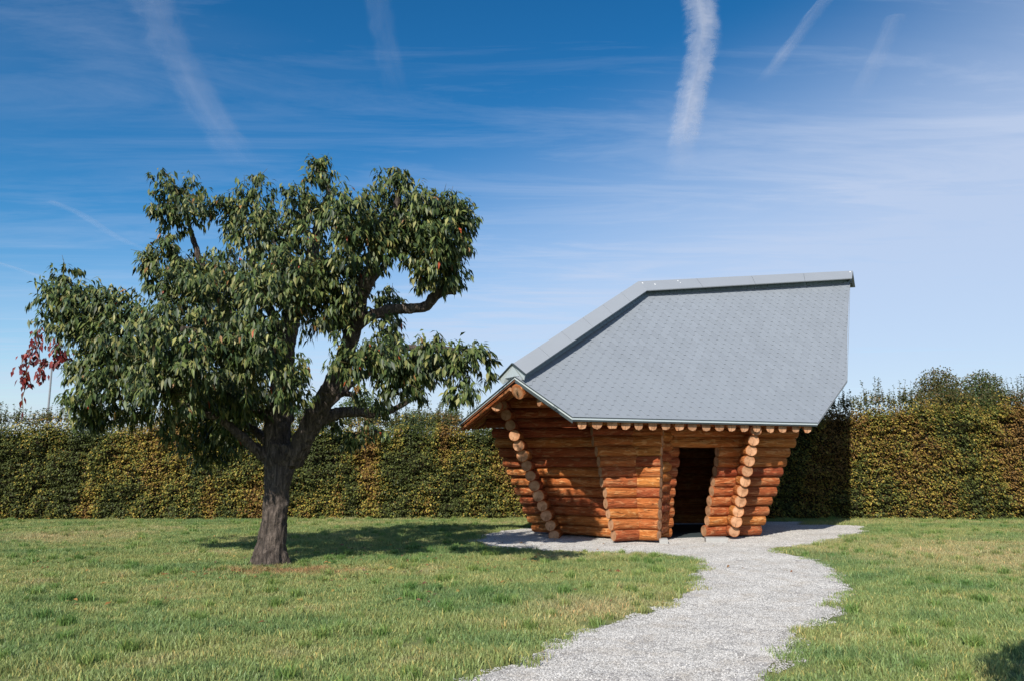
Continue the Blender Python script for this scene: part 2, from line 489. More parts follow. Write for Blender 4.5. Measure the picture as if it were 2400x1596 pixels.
# tiles of grass over the part of the lawn one can see (and a step to each side)
def weed_tile(seed):
    v, f_, t = grass_tile(seed, 150, 0.20, 0.05, 0.11)
    c = np.repeat(v.reshape(-1, 5, 3)[:, :1, :2], 5, axis=1).reshape(-1, 2); v[:, :2] -= c * 0.45
    return v, f_, t * np.array([[0.75, 0.92, 0.7]])


pts = []
y = 3.6
step = 0.21
while y < 24.6:
    xs = np.arange(-0.72 * y - 2.2, 0.72 * y + 2.2, step)
    q = np.stack([xs + rng.normal(0, 0.06, len(xs)), y + rng.normal(0, 0.06, len(xs)), np.zeros(len(xs))], 1)
    pts.append(q); y += step
pts = np.concatenate(pts)
# keep tiles off the gravel except for a ragged rim
shr = np.array([[p[0], p[1]] for p in RP]); ctr_in = inside(pts, RP)
edge = np.zeros(len(pts), dtype=bool)
for dx, dy in ((.10, 0), (-.10, 0), (0, .10), (0, -.10)):
    edge |= inside(pts + np.array([dx, dy, 0]), RP)
pts = pts[~ctr_in & ~(edge & (rng.random(len(pts)) < 0.6))]
scatter_object('grass', pts, rng.uniform(0, 6.28, len(pts)), rng.uniform(0.75, 1.25, len(pts)),
               [grass_tile(i) for i in range(11)] + [grass_tile(20, 260, 0.3, 0.04, 0.085), grass_tile(21, 240, 0.3, 0.04, 0.08), weed_tile(22)][:14],
               'short green and straw coloured grass blades covering the lawn', 'grass', M_GRASS)


def pebble_tile(seed, n=520, size=0.36):
    r = np.random.default_rng(seed)
    base = np.array([[1, 0, 0], [-1, 0, 0], [0, 1, 0], [0, -1, 0], [.1, .05, 1], [0, 0, -1]], dtype=float)
    p = np.concatenate([r.uniform(-size / 2, size / 2, (n, 2)), np.full((n, 1), 0.008)], 1)
    s = r.uniform(0.004, 0.011, (n, 1, 1)) * r.uniform(0.6, 1.2, (n, 1, 3)) * np.array([[[1, 1, .7]]])
    v = base[None] * s * r.uniform(0.75, 1.2, (n, 6, 1))
    a = r.uniform(0, 6.28, n); c, s_ = np.cos(a)[:, None], np.sin(a)[:, None]
    v = np.stack([v[..., 0] * c - v[..., 1] * s_, v[..., 0] * s_ + v[..., 1] * c, v[..., 2]], -1) + p[:, None]
    f_ = np.array([[0, 2, 4], [2, 1, 4], [1, 3, 4], [3, 0, 4]])
    f_ = (np.arange(n)[:, None, None] * 6 + f_[None]).reshape(-1, 3)
    g = r.uniform(0.24, 0.66, (n, 1)); t = g * np.array([[1.0, 0.965, 0.91]])
    return v.reshape(-1, 3), f_, np.repeat(t, 6, axis=0)


xs, ys = np.meshgrid(np.arange(-4, 12, 0.25), np.arange(4.5, 23, 0.25))
pp = np.stack([xs.ravel(), ys.ravel(), np.zeros(xs.size)], 1); pp[:, :2] += rng.normal(0, 0.05, (len(pp), 2))
pp = pp[inside(pp, RP)]
scatter_object('gravel', pp, rng.uniform(0, 6.28, len(pp)), rng.uniform(0.9, 1.15, len(pp)),
               [pebble_tile(i + 40) for i in range(5)], 'loose pale grey gravel stones on the path', 'gravel', M_PEB)

# ------------------------------------------------------------------ leaves (vectorised)


def leaves(pos, axis, nrm, ln, wd, tint, fold=0.25, droop=0.2, simple=False):
    """arrays for many leaves; axis = base to tip"""
    axis = axis / (np.linalg.norm(axis, axis=1, keepdims=True) + 1e-9)
    side = np.cross(axis, nrm); side /= (np.linalg.norm(side, axis=1, keepdims=True) + 1e-9)
    n = np.cross(side, axis)
    ln = ln[:, None]; wd = wd[:, None]
    b = pos; m = pos + axis * ln * 0.45
    tip = pos + axis * ln - np.array([[0, 0, 1]]) * ln * droop
    l = m + side * wd + n * wd * fold; r_ = m - side * wd + n * wd * fold
    N = len(pos)
    if simple:
        v = np.stack([b, r_, tip, l], 1).reshape(-1, 3)
        f_ = np.arange(N)[:, None] * 4 + np.array([[0, 1, 2, 3]])
        return v, f_, np.repeat(tint, 4, axis=0)
    v = np.stack([b, l, m, r_, tip], 1).reshape(-1, 3)
    k = np.arange(N)[:, None, None] * 5
    f_ = (k + np.array([[[0, 2, 1], [0, 3, 2], [1, 2, 4], [2, 3, 4]]])).reshape(-1, 3)
    return v, f_, np.repeat(tint, 5, axis=0)


def pick(r, n, palette, wts):
    pal = np.array(palette); i = r.choice(len(pal), n, p=np.array(wts) / sum(wts))
    return pal[i] * r.uniform(0.75, 1.3, (n, 1))


def in_blobs(r, blobs, count_per_m3=None, total=1000, shell=0.5):
    """sample points in ellipsoids (centre, radii), more near the surface"""
    c = np.array([b[0] for b in blobs]); rad = np.array([b[1] for b in blobs])
    vol = rad.prod(axis=1) ** (0.75); i = r.choice(len(c), total, p=vol / vol.sum())
    d = r.normal(size=(total, 3)); d /= np.linalg.norm(d, axis=1, keepdims=True)
    s = r.random((total, 1)) ** (shell)
    s = s * (0.82 + 0.30 * r.random((total, 1)))
    return c[i] + d * rad[i] * s, d, i


# ------------------------------------------------------------------ the cherry tree
TY = 13.3
tree = thing('cherry_tree', 'old broad cherry tree with dark forked trunk and drooping green leaves on the lawn', 'tree', tuple(ground(632, 1320)))
wt = Geo()


def limb(px, rad, sides=12, seed=0, wob=0.25):
    """px: (u, v, depth) along the limb"""
    pts_ = [at(u, v, TY + d) for u, v, d in px]
    # refine
    P_, R_ = [], []
    n = len(pts_)
    for i in range(n - 1):
        p0, p1, p2, p3 = pts_[max(i - 1, 0)], pts_[i], pts_[i + 1], pts_[min(i + 2, n - 1)]
        for j in range(5):
            s = j / 5
            P_.append(0.5 * ((2 * p1) + (p2 - p0) * s + (2 * p0 - 5 * p1 + 4 * p2 - p3) * s * s + (3 * p1 - p0 - 3 * p2 + p3) * s ** 3))
            R_.append(rad[i] * (1 - s) + rad[i + 1] * s)
    P_.append(pts_[-1]); R_.append(rad[-1])
    wt.tube(P_, R_, sides, wob, seed)
    return P_


trunk_px = [(626, 1345, 0.0), (630, 1318, 0), (636, 1280, 0), (643, 1220, 0), (648, 1150, 0), (656, 1090, 0), (662, 1040, 0.0)]
limb(trunk_px, [0.36, 0.30, 0.24, 0.205, 0.20, 0.25, 0.26], 20, 3, 0.16)
# root flare
for u, v, d in ((590, 1335, -0.1), (680, 1332, -0.05), (625, 1342, -0.32), (660, 1330, 0.3), (600, 1325, 0.25), (650, 1342, -0.25)):
    wt.tube([at(640, 1270, TY), at((u + 632) / 2, 1300, TY + d * 0.6), at(u, v, TY + d)], [0.16, 0.13, 0.05], 10, 0.2, u)
left_main = limb([(652, 1090, 0), (650, 1020, 0.05), (655, 960, 0.1), (662, 900, 0.15), (668, 820, 0.2), (690, 730, 0.2), (722, 640, 0.15), (740, 560, 0.1), (757, 500, 0.1), (776, 450, 0.1)],
                 [0.20, 0.22, 0.22, 0.18, 0.16, 0.14, 0.12, 0.10, 0.085, 0.075], 14, 5)
right_main = limb([(684, 1085, 0), (708, 1035, -0.1), (738, 975, -0.2), (772, 915, -0.35), (800, 860, -0.5), (822, 790, -0.7), (845, 700, -1.0), (868, 635, -1.2), (895, 570, -1.4), (925, 500, -1.5), (940, 440, -1.6)],
                  [0.18, 0.17, 0.165, 0.155, 0.15, 0.13, 0.12, 0.11, 0.09, 0.06, 0.035], 14, 6)
limb([(815, 785, -0.7), (860, 745, -0.9), (920, 727, -1.1), (960, 724, -1.2), (998, 718, -1.3), (1022, 692, -1.4), (1044, 680, -1.4), (1070, 678, -1.4)],
     [0.10, 0.09, 0.085, 0.082, 0.08, 0.082, 0.082, 0.09], 12, 7)
limb([(1062, 684, -1.4), (1068, 655, -1.4), (1062, 600, -1.5), (1040, 540, -1.6)], [0.05, 0.035, 0.03, 0.02], 8, 8)
limb([(755, 985, -0.1), (790, 968, 0.0), (830, 964, 0.1), (878, 968, 0.2), (930, 955, 0.3), (985, 920, 0.3)], [0.10, 0.10, 0.095, 0.075, 0.05, 0.03], 10, 9)
limb([(800, 925, -0.3), (815, 922, -0.35), (826, 928, -0.4), (834, 938, -0.42)], [0.04, 0.05, 0.045, 0.025], 8, 10)
limb([(640, 1085, 0), (614, 1062, -0.1), (588, 1042, -0.2), (560, 1018, -0.3), (520, 985, -0.4), (460, 960, -0.6), (380, 930, -0.8)], [0.12, 0.10, 0.085, 0.07, 0.06, 0.045, 0.03], 10, 11)
limb([(650, 985, 0.1), (610, 968, 0.3), (540, 965, 0.5), (460, 950, 0.6), (360, 900, 0.5), (260, 820, 0.3), (170, 760, 0.2)], [0.11, 0.09, 0.075, 0.065, 0.055, 0.04, 0.02], 10, 12)
limb([(660, 880, 0.2), (610, 820, 0.0), (540, 740, -0.2), (480, 640, -0.2), (440, 520, 0), (420, 450, 0)], [0.13, 0.10, 0.08, 0.06, 0.04, 0.02], 10, 13)
limb([(675, 830, 0.2), (630, 720, 0.7), (590, 600, 1.0), (570, 480, 1.1)], [0.11, 0.08, 0.05, 0.02], 10, 14)
limb([(600, 815, 0), (500, 790, -0.5), (380, 760, -0.7), (260, 740, -0.4), (150, 700, -0.1)], [0.09, 0.07, 0.05, 0.035, 0.018], 10, 15)
limb([(815, 840, -0.3), (880, 830, -1.2), (960, 815, -1.9), (1050, 818, -2.5), (1110, 822, -2.6), (1148, 838, -2.6)], [0.09, 0.06, 0.045, 0.03, 0.018, 0.008], 8, 16)
limb([(850, 690, -1.0), (900, 620, -1.0), (960, 540, -1.2)], [0.08, 0.05, 0.02], 8, 17)
limb([(770, 455, 0.1), (766, 420, 0.1), (750, 385, 0.1)], [0.04, 0.03, 0.015], 8, 18)
limb([(925, 500, -1.5), (932, 420, -1.6), (926, 385, -1.6), (914, 368, -1.6)], [0.02, 0.012, 0.008, 0.004], 6, 19)
limb([(690, 730, 0.2), (660, 640, -0.8), (640, 560, -1.2)], [0.08, 0.05, 0.02], 8, 20)
limb([(640, 1060, 0.1), (600, 1010, 0.8), (520, 960, 1.4), (430, 900, 1.8)], [0.09, 0.07, 0.05, 0.02], 8, 21)
limb([(700, 1040, 0.1), (760, 960, 0.9), (850, 880, 1.4), (920, 840, 1.6)], [0.10, 0.07, 0.05, 0.02], 8, 22)
# little burrs on the bark
for k in range(10):
    u, v = random.choice([(668, 1065), (690, 1050), (720, 960), (735, 930), (655, 1080), (600, 1050)])
    p = at(u + random.uniform(-15, 15), v + random.uniform(-15, 15), TY - 0.22)
    wt.tube([p + Vector((0, 0.12, -0.03)), p, p + Vector((0, -0.03, 0.02))], [0.06, 0.045, 0.02], 8, 0.3, k)
tr = wt.build('trunk', M_BARK, tree, smooth=True)
md = tr.modifiers.new('fuse', 'REMESH'); md.mode = 'VOXEL'; md.voxel_size = 0.022; md.use_smooth_shade = True
tx = bpy.data.textures.new('bark_relief', 'CLOUDS'); tx.noise_scale = 0.09
d1 = tr.modifiers.new('relief', 'DISPLACE'); d1.texture = tx; d1.strength = 0.05; d1.texture_coords = 'LOCAL'

# crown: (u, v, ru, rv, depth offset, depth radius)
B = [(425, 465, 66, 60, 0.0, .7), (400, 432, 42, 34, 0, .4), (385, 500, 30, 30, 0, .3), (505, 480, 55, 38, .2, .6), (600, 465, 45, 42, .6, .6), (602, 418, 14, 20, .6, .15), (570, 505, 66, 50, .5, .7), (620, 560, 80, 80, .4, .8),
     (580, 640, 95, 70, .2, .9), (700, 455, 40, 35, .2, .4), (745, 400, 48, 30, 0, .35), (722, 425, 30, 30, 0, .3), (770, 385, 30, 16, 0, .2), (715, 520, 30, 50, .2, .4),
     (820, 500, 85, 55, -.2, .7), (870, 465, 40, 25, 0, .3), (920, 455, 50, 60, 0, .6), (940, 415, 22, 26, 0, .25), (985, 490, 70, 45, 0, .7), (1055, 490, 50, 32, 0, .45), (1085, 515, 30, 35, 0, .3),
     (1040, 560, 70, 50, 0, .6), (1010, 610, 65, 42, 0, .6), (1055, 640, 35, 32, .1, .3), (1000, 655, 22, 28, .1, .2), (1035, 672, 15, 15, .1, .1), (930, 560, 75, 55, .3, .7), (860, 570, 80, 60, -.3, .8), (780, 580, 75, 70, -.5, .8),
     (800, 660, 70, 60, -.5, .7), (700, 640, 85, 70, -.6, .9), (640, 700, 95, 75, -.8, .9), (740, 720, 80, 55, -.6, .7), (830, 720, 70, 50, -.3, .6), (905, 700, 38, 25, .6, .3), (915, 735, 34, 26, .4, .3), (950, 700, 26, 18, .4, .2), (880, 760, 60, 50, -.4, .5),
     (400, 545, 30, 45, 0, .35), (455, 608, 50, 36, .1, .5), (395, 600, 32, 45, .1, .35), (352, 640, 28, 50, 0, .25), (350, 600, 20, 25, 0, .15), (430, 660, 60, 50, -.1, .6), (510, 690, 75, 60, -.5, .8), (355, 705, 45, 35, -.2, .5),
     (150, 640, 24, 32, 0, .25), (175, 650, 26, 25, 0, .2), (125, 690, 45, 35, 0, .35), (190, 710, 70, 42, -.1, .5), (270, 715, 60, 40, -.2, .5), (120, 740, 40, 40, 0, .3), (200, 775, 80, 40, -.1, .5), (300, 780, 85, 50, -.4, .6),
     (265, 835, 75, 45, .1, .6), (200, 870, 50, 25, 0, .35), (185, 935, 48, 30, 0, .35), (230, 960, 45, 38, 0, .35), (200, 985, 35, 22, 0, .25), (280, 900, 80, 50, -.2, .6), (370, 850, 85, 60, -1.7, .7), (410, 770, 90, 60, -1.5, .8), (330, 960, 45, 30, .1, .4),
     (400, 920, 80, 50, -1.7, .7), (500, 850, 95, 60, -1.9, .8), (560, 780, 95, 60, -1.7, .8), (480, 940, 80, 50, .2, .9), (560, 930, 70, 55, .3, .9), (600, 860, 80, 55, -1.7, .8), (660, 800, 45, 52, -1.4, .6),
     (660, 900, 48, 45, -1.6, .5), (690, 935, 36, 33, -1.7, .35), (690, 862, 28, 28, -.9, .35), (520, 1010, 70, 50, 1.1, .8), (470, 1050, 50, 40, 1.1, .6), (490, 1085, 25, 25, 1.1, .3), (560, 1010, 50, 40, .5, .5), (420, 1000, 45, 30, .3, .5),
     (818, 800, 38, 45, -.6, .5), (830, 850, 55, 45, -1.2, .6), (890, 850, 70, 50, -1.3, .7), (870, 910, 55, 38, -.4, .5), (950, 840, 60, 45, -1.7, .6), (945, 900, 55, 45, -1.2, .6), (950, 945, 28, 30, .1, .3), (1000, 860, 45, 35, -2.1, .4),
     (1020, 815, 40, 28, -2.3, .35), (1075, 835, 38, 28, -2.5, .35), (1120, 830, 32, 26, -2.6, .3), (1140, 865, 18, 26, -2.6, .15), (1060, 860, 25, 25, -2.5, .2), (1085, 905, 30, 30, -2.6, .25), (1070, 925, 22, 22, -2.6, .2), (1140, 890, 14, 12, -2.6, .1),
     (850, 1000, 60, 38, .5, .5), (830, 1035, 35, 22, .5, .35), (890, 1010, 30, 25, .5, .3), (800, 985, 30, 25, .6, .3), (885, 960, 40, 20, .3, .3),
     # fill deeper in the crown
     (580, 640, 90, 80, 1.3, .8), (480, 740, 130, 90, 1.1, .8), (690, 680, 90, 80, 1.0, .8), (360, 840, 110, 70, .9, .6), (590, 820, 85, 60, 1.0, .7),
     (520, 900, 110, 60, 1.3, .6), (890, 850, 60, 40, 1.0, .5), (940, 520, 80, 60, .9, .6), (760, 540, 90, 70, .8, .6), (240, 760, 90, 45, .5, .3)]
blobs = []
for (u, v, ru, rv, d, rd) in B:
    if d < 1.0 and d > -2.0: d -= 1.7 if (u > 800 and v < 700) else (0.55 if d > -1.6 and v < 940 else 0)
    c = at(u, v, TY + d); s = (TY + d) / 1867
    blobs.append((tuple(c), (ru * s * .87, rd * .95, rv * s * .87)))
r = np.random.default_rng(5)
p, dv, bi = in_blobs(r, blobs, total=14000, shell=0.45)
# leaves gather in clumps with gaps between them
cn = np.array([noise.noise(Vector(q) * 1.9) + 0.5 * noise.noise(Vector(q) * 4.5) for q in p])
kp = (cn > -0.03) | (p[:, 0] > -1.5) | ((p[:, 0] < -6.3) & (cn > -0.25))
p, dv, bi = p[kp], dv[kp], bi[kp]; NS = len(p); print('sprays', NS)
rad = np.array([b[1] for b in blobs])[bi]
# each spray: a twig with drooping leaves
tdir = dv * 0.6 + r.normal(0, 0.45, (NS, 3)) + np.array([0.12, -0.05, 0.15])
tdir /= np.linalg.norm(tdir, axis=1, keepdims=True)
K = 9
S = np.repeat(np.arange(NS), K); kk = np.tile(np.arange(K), NS)
tl_ = np.minimum(r.uniform(0.16, 0.34, NS), rad.min(axis=1) * 0.9)[S]
base = p[S] + tdir[S] * (tl_ * (kk + 0.5) / K)[:, None] + r.normal(0, 0.012, (len(S), 3))
sd = np.cross(tdir[S], np.array([0, 0, 1.0])); sd /= np.linalg.norm(sd, axis=1, keepdims=True) + 1e-6
ax = tdir[S] * 0.42 + sd * (np.where(kk % 2, 1, -1) * r.uniform(0.15, 0.62, len(S)))[:, None] + np.array([0.08, 0, -0.9]) * r.uniform(0.4, 1.5, (len(S), 1)) + r.normal(0, 0.15, (len(S), 3))
nr = np.array([0, -0.35, 0.8]) + sd * (np.where(kk % 2, 1, -1) * 0.5)[:, None] + r.normal(0, 0.25, (len(S), 3)) + dv[S] * 0.5
ln = r.uniform(0.075, 0.155, len(S)); wd = ln * r.uniform(0.14, 0.20, len(S))
spr = r.random(NS)[S]
pal = [(0.052, 0.080, 0.021), (0.100, 0.124, 0.034), (0.025, 0.044, 0.017), (0.195, 0.190, 0.062), (0.22, 0.11, 0.035), (0.28, 0.055, 0.02)]
tint = pick(r, len(S), pal, [36, 28, 26, 14, 0.8, 0.25]) * (0.75 + 0.5 * spr[:, None])
sel = np.zeros(len(S), dtype=bool)
# the leaves that show largest: front of the crown
front = np.argsort(base[:, 1] + r.uniform(0, 1.2, len(S)))[:300]; sel[front] = True
V, F, T = leaves(base[~sel], ax[~sel], nr[~sel], ln[~sel], wd[~sel], tint[~sel])
crown = mesh_obj('crown', V, F, M_LEAF, tint=T); crown['kind'] = 'stuff'; keep(crown, tree)
lv, lf, lt = [], None, None
shared = []
for i in range(6):
    v_, f_, t_ = leaves(np.zeros((1, 3)), np.array([[0, 0, -1.0]]), np.array([[0, -1.0, 0.1]]), np.array([1.0]), np.array([r.uniform(.18, .24)]), np.array([pal[i % 4]]) * r.uniform(.8, 1.3), droop=0)
    q = mesh_obj('leaf', v_, f_, M_LEAF, tint=t_); shared.append(q.data); bpy.data.objects.remove(q)
for j, i in enumerate(np.nonzero(sel)[0]):
    o = bpy.data.objects.new('leaf', shared[j % 6]); col.objects.link(o)
    z = -Vector(ax[i]).normalized(); n_ = Vector(nr[i]); y_ = -(n_ - z * n_.dot(z)).normalized(); x_ = y_.cross(z)
    m = Matrix((x_, y_, z)).transposed().to_4x4(); m = Matrix.Translation(Vector(base[i])) @ m @ Matrix.Scale(float(ln[i]), 4)
    o.parent = crown
    o.matrix_parent_inverse = Matrix.Translation(tree.location).inverted() @ Matrix.Identity(4)
    o.matrix_parent_inverse = Matrix.Identity(4)
    o.matrix_local = m   # crown holds world coordinates
# fine twigs inside the crown
tw = Geo()
ids = r.choice(NS, 900, replace=False)
for i in ids:
    a = Vector(p[i]); dd = Vector(tdir[i]); c = Vector(blobs[bi[i]][0])
    tw.tube([c.lerp(a, 0.35), c.lerp(a, 0.7) + Vector((0, 0, 0.03)), a, a + dd * 0.22], [0.012, 0.009, 0.006, 0.002], 4, 0, 0, caps=False)
o = tw.build('twigs', M_TWIG2, tree); o['kind'] = 'stuff'

# the red creeper hanging from the tip of the left branch
vine = thing('creeper_vine', 'dark red creeper trails hanging from the far left branch of the cherry tree', 'creeper', tuple(at(100, 790, TY)))
vg = Geo(); cp, ca = [], []
for strand in ([(88, 765), (84, 800), (70, 840), (60, 880), (62, 900), (52, 930), (54, 965)], [(90, 790), (92, 830), (96, 870), (100, 892)], [(125, 790), (140, 830), (128, 855)], [(150, 810), (158, 840), (180, 850), (196, 858)],
               [(80, 810), (52, 835), (50, 870), (58, 885)], [(100, 845), (120, 850), (140, 848)], [(128, 800), (132, 830), (150, 845)]):
    q = [at(u, v, TY + random.uniform(-.1, .1)) for u, v in strand]
    vg.tube(q, [0.006] * len(q), 5, 0.2, 1)
    for a_, b_ in zip(q[:-1], q[1:]):
        nn = 3 if (a_.z < at(60, 895, TY).z) else 15
        for k in range(nn):
            cp.append(a_.lerp(b_, random.random()) + Vector((random.gauss(0, .045), random.gauss(0, .06), random.gauss(0, .02)))); ca.append((random.gauss(0, .5), random.gauss(0, .4), -1))
vg.build('stem', M_TWIG2, vine)
cp = np.array(cp); ca = np.array(ca); n = len(cp)
keepv = r.random(n) > 0.1
V, F, T = leaves(cp, ca, r.normal(0, .4, (n, 3)) + np.array([0, -1, .4]), r.uniform(.07, .13, n), r.uniform(.018, .032, n),
                 pick(r, n, [(0.13, 0.012, 0.014), (0.07, 0.008, 0.010), (0.20, 0.028, 0.020)], [5, 3, 2]))
o = mesh_obj('foliage', V, F, M_LEAF, tint=T); o['kind'] = 'stuff'; keep(o, vine)

# fallen leaves under the tree and on the gravel
fr = np.random.default_rng(77); n = 520
fp = np.stack([fr.normal(-3.0, 2.6, n), fr.normal(14.0, 2.4, n), fr.uniform(.03, .05, n)], 1)
fp = fp[fp[:, 1] > 6]; n = len(fp); a_ = fr.uniform(0, 6.28, n)
V, F, T = leaves(fp, np.stack([np.cos(a_), np.sin(a_), fr.normal(0, .2, n)], 1), fr.normal(0, .3, (n, 3)) + np.array([0, 0, 1]), fr.uniform(.06, .11, n), fr.uniform(.014, .024, n),
                 pick(fr, n, [(0.30, 0.15, 0.05), (0.22, 0.09, 0.04), (0.34, 0.24, 0.07), (0.14, 0.07, 0.04)], [3, 3, 2, 2]))
o = mesh_obj('fallen_leaves', V, F, M_LEAF, tint=T); o['kind'] = 'stuff'; o['label'] = 'brown and yellow fallen leaves scattered on the lawn round the cherry tree'; o['category'] = 'leaves'

# ------------------------------------------------------------------ hedge
hedge = thing('hedge', 'long clipped hornbeam hedge turning yellow and brown along the back of the lawn', 'hedge', (0, 24.3, 0))
HY = 24.15


def hedge_y(x):   # the face runs almost square to the view and comes a little nearer at both ends
    return HY - 0.0026 * x * x + 0.10 * np.sin(x * 0.9)


def hedge_top(x):
    return 3.0 + 0.22 / (1 + np.exp(-(x - 13) * 1.2)) + 0.46 / (1 + np.exp(-(x - 8.2) * 1.4)) + 0.05 * np.sin(x * 1.7) + 0.05 * np.sin(x * 0.63 + 1) + 0.05 * np.sin(x * 5.3) + 0.04 * np.sin(x * 11.1 + 2)


N = 175000
x = r.uniform(-20.5, 20.5, N); top = hedge_top(x)
z = r.random(N) * (top + 0.12); dep = np.abs(r.normal(0, 0.11, N))
soft = np.clip((z - top + 0.45) / 0.45, 0, 1)
dep += soft * r.random(N) * 0.7
lump = np.array([noise.noise(Vector((a * 1.6, b * 2.6, 0))) + 0.9 * noise.noise(Vector((a * 3.6, b * 10, 5))) for a, b in zip(x, z)])
y = hedge_y(x) + dep - 0.22 * lump
lowfade = np.clip(z / 0.2, 0, 1)
y += (1 - lowfade) * 0.05
thin = (soft > 0.5) & (r.random(N) < 0.55)
pos = np.stack([x, y, z], 1)[~thin]
# loose growth on top of the clipped face
M = 72000
xf = r.uniform(-20.5, 20.5, M); cf = np.array([noise.noise(Vector((a * 2.1, 4, 0))) + .6 * noise.noise(Vector((a * 7, 9, 0))) for a in xf])
zf = hedge_top(xf) - .62 + np.abs(r.normal(0, .22, M)) * (1 + .5 * cf) + .25 * cf; yf = hedge_y(xf) + r.uniform(.05, 1.0, M)
pos = np.concatenate([pos, np.stack([xf, yf, zf], 1)]); x = pos[:, 0]; z = pos[:, 2]; n = len(pos)
an = r.uniform(-1, 1, n)
ax = np.stack([an * 1.1, -np.abs(r.normal(.7, .3, n)), r.normal(-0.35, 0.28, n)], 1)
nr = np.stack([r.normal(0, .3, n), r.normal(-.45, .3, n), np.full(n, 0.85)], 1)
ln = r.uniform(.048, .085, n); wd = ln * r.uniform(.27, .35, n)
# colours by plant: vertical drifts of green, yellow and brown
dr = np.array([noise.noise(Vector((a * 0.75, b * 0.28, 3))) + 0.5 * noise.noise(Vector((a * 2.2, b * 0.9, 8))) for a, b in zip(x, z)]) + r.normal(0, .22, n) + 0.05 * (z - 1.5)
gr = np.array([0.085, 0.105, 0.030]); ye = np.array([0.40, 0.300, 0.062]); br = np.array([0.27, 0.155, 0.048]); ol = np.array([0.215, 0.225, 0.05])
t = np.where((dr < -.16)[:, None], gr, np.where((dr < .04)[:, None], ol, np.where((dr < .30)[:, None], ye, br)))
t = t * r.uniform(.35, 1.15, (n, 1)); t[-M:] *= np.array([[.62, .72, .62]])  # growth on top tinted darker to offset the light it catches
V, F, T = leaves(pos, ax, nr, ln, wd, t, simple=True, droop=.15)
o = mesh_obj('foliage', V, F, M_HEDGE, tint=T); o['kind'] = 'stuff'; keep(o, hedge)
# upright new shoots along the top
sg = Geo(); sp_, sa_, sc_ = [], [], []
for k in range(1500):
    xx = random.uniform(-20, 20)
    big = random.random() < 0.4
    h = random.uniform(.10, .27) * (2.0 if big else 1)
    if xx > 8: h *= 1.35
    if -3.5 < xx < 0.3: h *= 1.4
    b = Vector((xx, float(hedge_y(xx)) + random.uniform(.05, .8), float(hedge_top(xx)) - .05)); lean = Vector((random.gauss(0, .10), random.gauss(0, .08), 0))
    sg.tube([b, b + lean * h * .5 + Vector((0, 0, h * .5)), b + lean * h + Vector((0, 0, h))], [.006, .004, .002], 4, caps=False)
    for q in range(int(h * 60) + 6):
        s = random.random() ** 1.6 * 1.25 - .25
        sp_.append(b + lean * h * s + Vector((random.gauss(0, .012), random.gauss(0, .012), h * s))); sa_.append((random.gauss(0, 1), random.gauss(0, 1), random.uniform(-.2, .9)))
        sc_.append(random.choice([(0.040, 0.062, 0.018), (0.060, 0.080, 0.022), (0.10, 0.08, 0.03)]))
o = sg.build('shoots', M_TWIG2, hedge); o['kind'] = 'stuff'
n = len(sp_)
V, F, T = leaves(np.array(sp_), np.array(sa_), r.normal(0, .5, (n, 3)) + np.array([0, -.4, .7]), r.uniform(.045, .08, n), r.uniform(.014, .025, n), np.array(sc_), simple=True)
o = mesh_obj('shoot_leaves', V, F, M_HEDGE, tint=T); o['kind'] = 'stuff'; keep(o, hedge)
# twiggy core
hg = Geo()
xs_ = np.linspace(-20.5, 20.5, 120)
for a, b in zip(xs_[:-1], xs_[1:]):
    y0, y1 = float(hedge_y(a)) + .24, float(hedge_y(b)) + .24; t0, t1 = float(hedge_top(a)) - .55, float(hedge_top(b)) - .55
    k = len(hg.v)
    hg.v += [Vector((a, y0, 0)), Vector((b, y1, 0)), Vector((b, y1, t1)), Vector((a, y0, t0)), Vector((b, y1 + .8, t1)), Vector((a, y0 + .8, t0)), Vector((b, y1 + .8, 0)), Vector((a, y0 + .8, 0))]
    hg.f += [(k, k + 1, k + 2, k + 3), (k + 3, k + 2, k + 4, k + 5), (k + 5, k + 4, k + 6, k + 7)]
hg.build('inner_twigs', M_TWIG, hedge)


# ------------------------------------------------------------------ trees and shrubs beyond the hedge
def far_tree(name, label, cat, base, blobs_, nleaf, pal_, wts, lsize=.07, seed=1, trunk_r=.08, group=None):
    rr = np.random.default_rng(seed)
    t_ = thing(name, label, cat, base, group)
    g = Geo(); b = Vector(base)
    for c, rd in blobs_:
        c = Vector(c); mid = b.lerp(c, .5) + Vector((0, 0, .1))
        g.tube([b, mid, c], [trunk_r, trunk_r * .6, trunk_r * .25], 8, .2, seed)
        for k in range(9):
            e = c + Vector([random.gauss(0, 1) * q * .45 for q in rd]); g.tube([c.lerp(b, .2), e], [trunk_r * .2, .004], 4, caps=False)
    g.build('trunk', M_TWIG2, t_)
    p_, d_, i_ = in_blobs(rr, blobs_, total=nleaf, shell=.45)
    V_, F_, T_ = leaves(p_, d_ * .5 + rr.normal(0, .6, (nleaf, 3)), rr.normal(0, .5, (nleaf, 3)) + np.array([0, -.3, .8]),
                        rr.uniform(.6, 1.2, nleaf) * lsize, rr.uniform(.25, .4, nleaf) * lsize, pick(rr, nleaf, pal_, wts), simple=True)
    o_ = mesh_obj('crown', V_, F_, M_HEDGE, tint=T_); o_['kind'] = 'stuff'; keep(o_, t_)
    return t_


def fb(lst, Y):
    s = Y / 1867
    return [(tuple(at(u, v, Y)), (ru * s, min(ru, rv) * s, rv * s)) for u, v, ru, rv in lst]


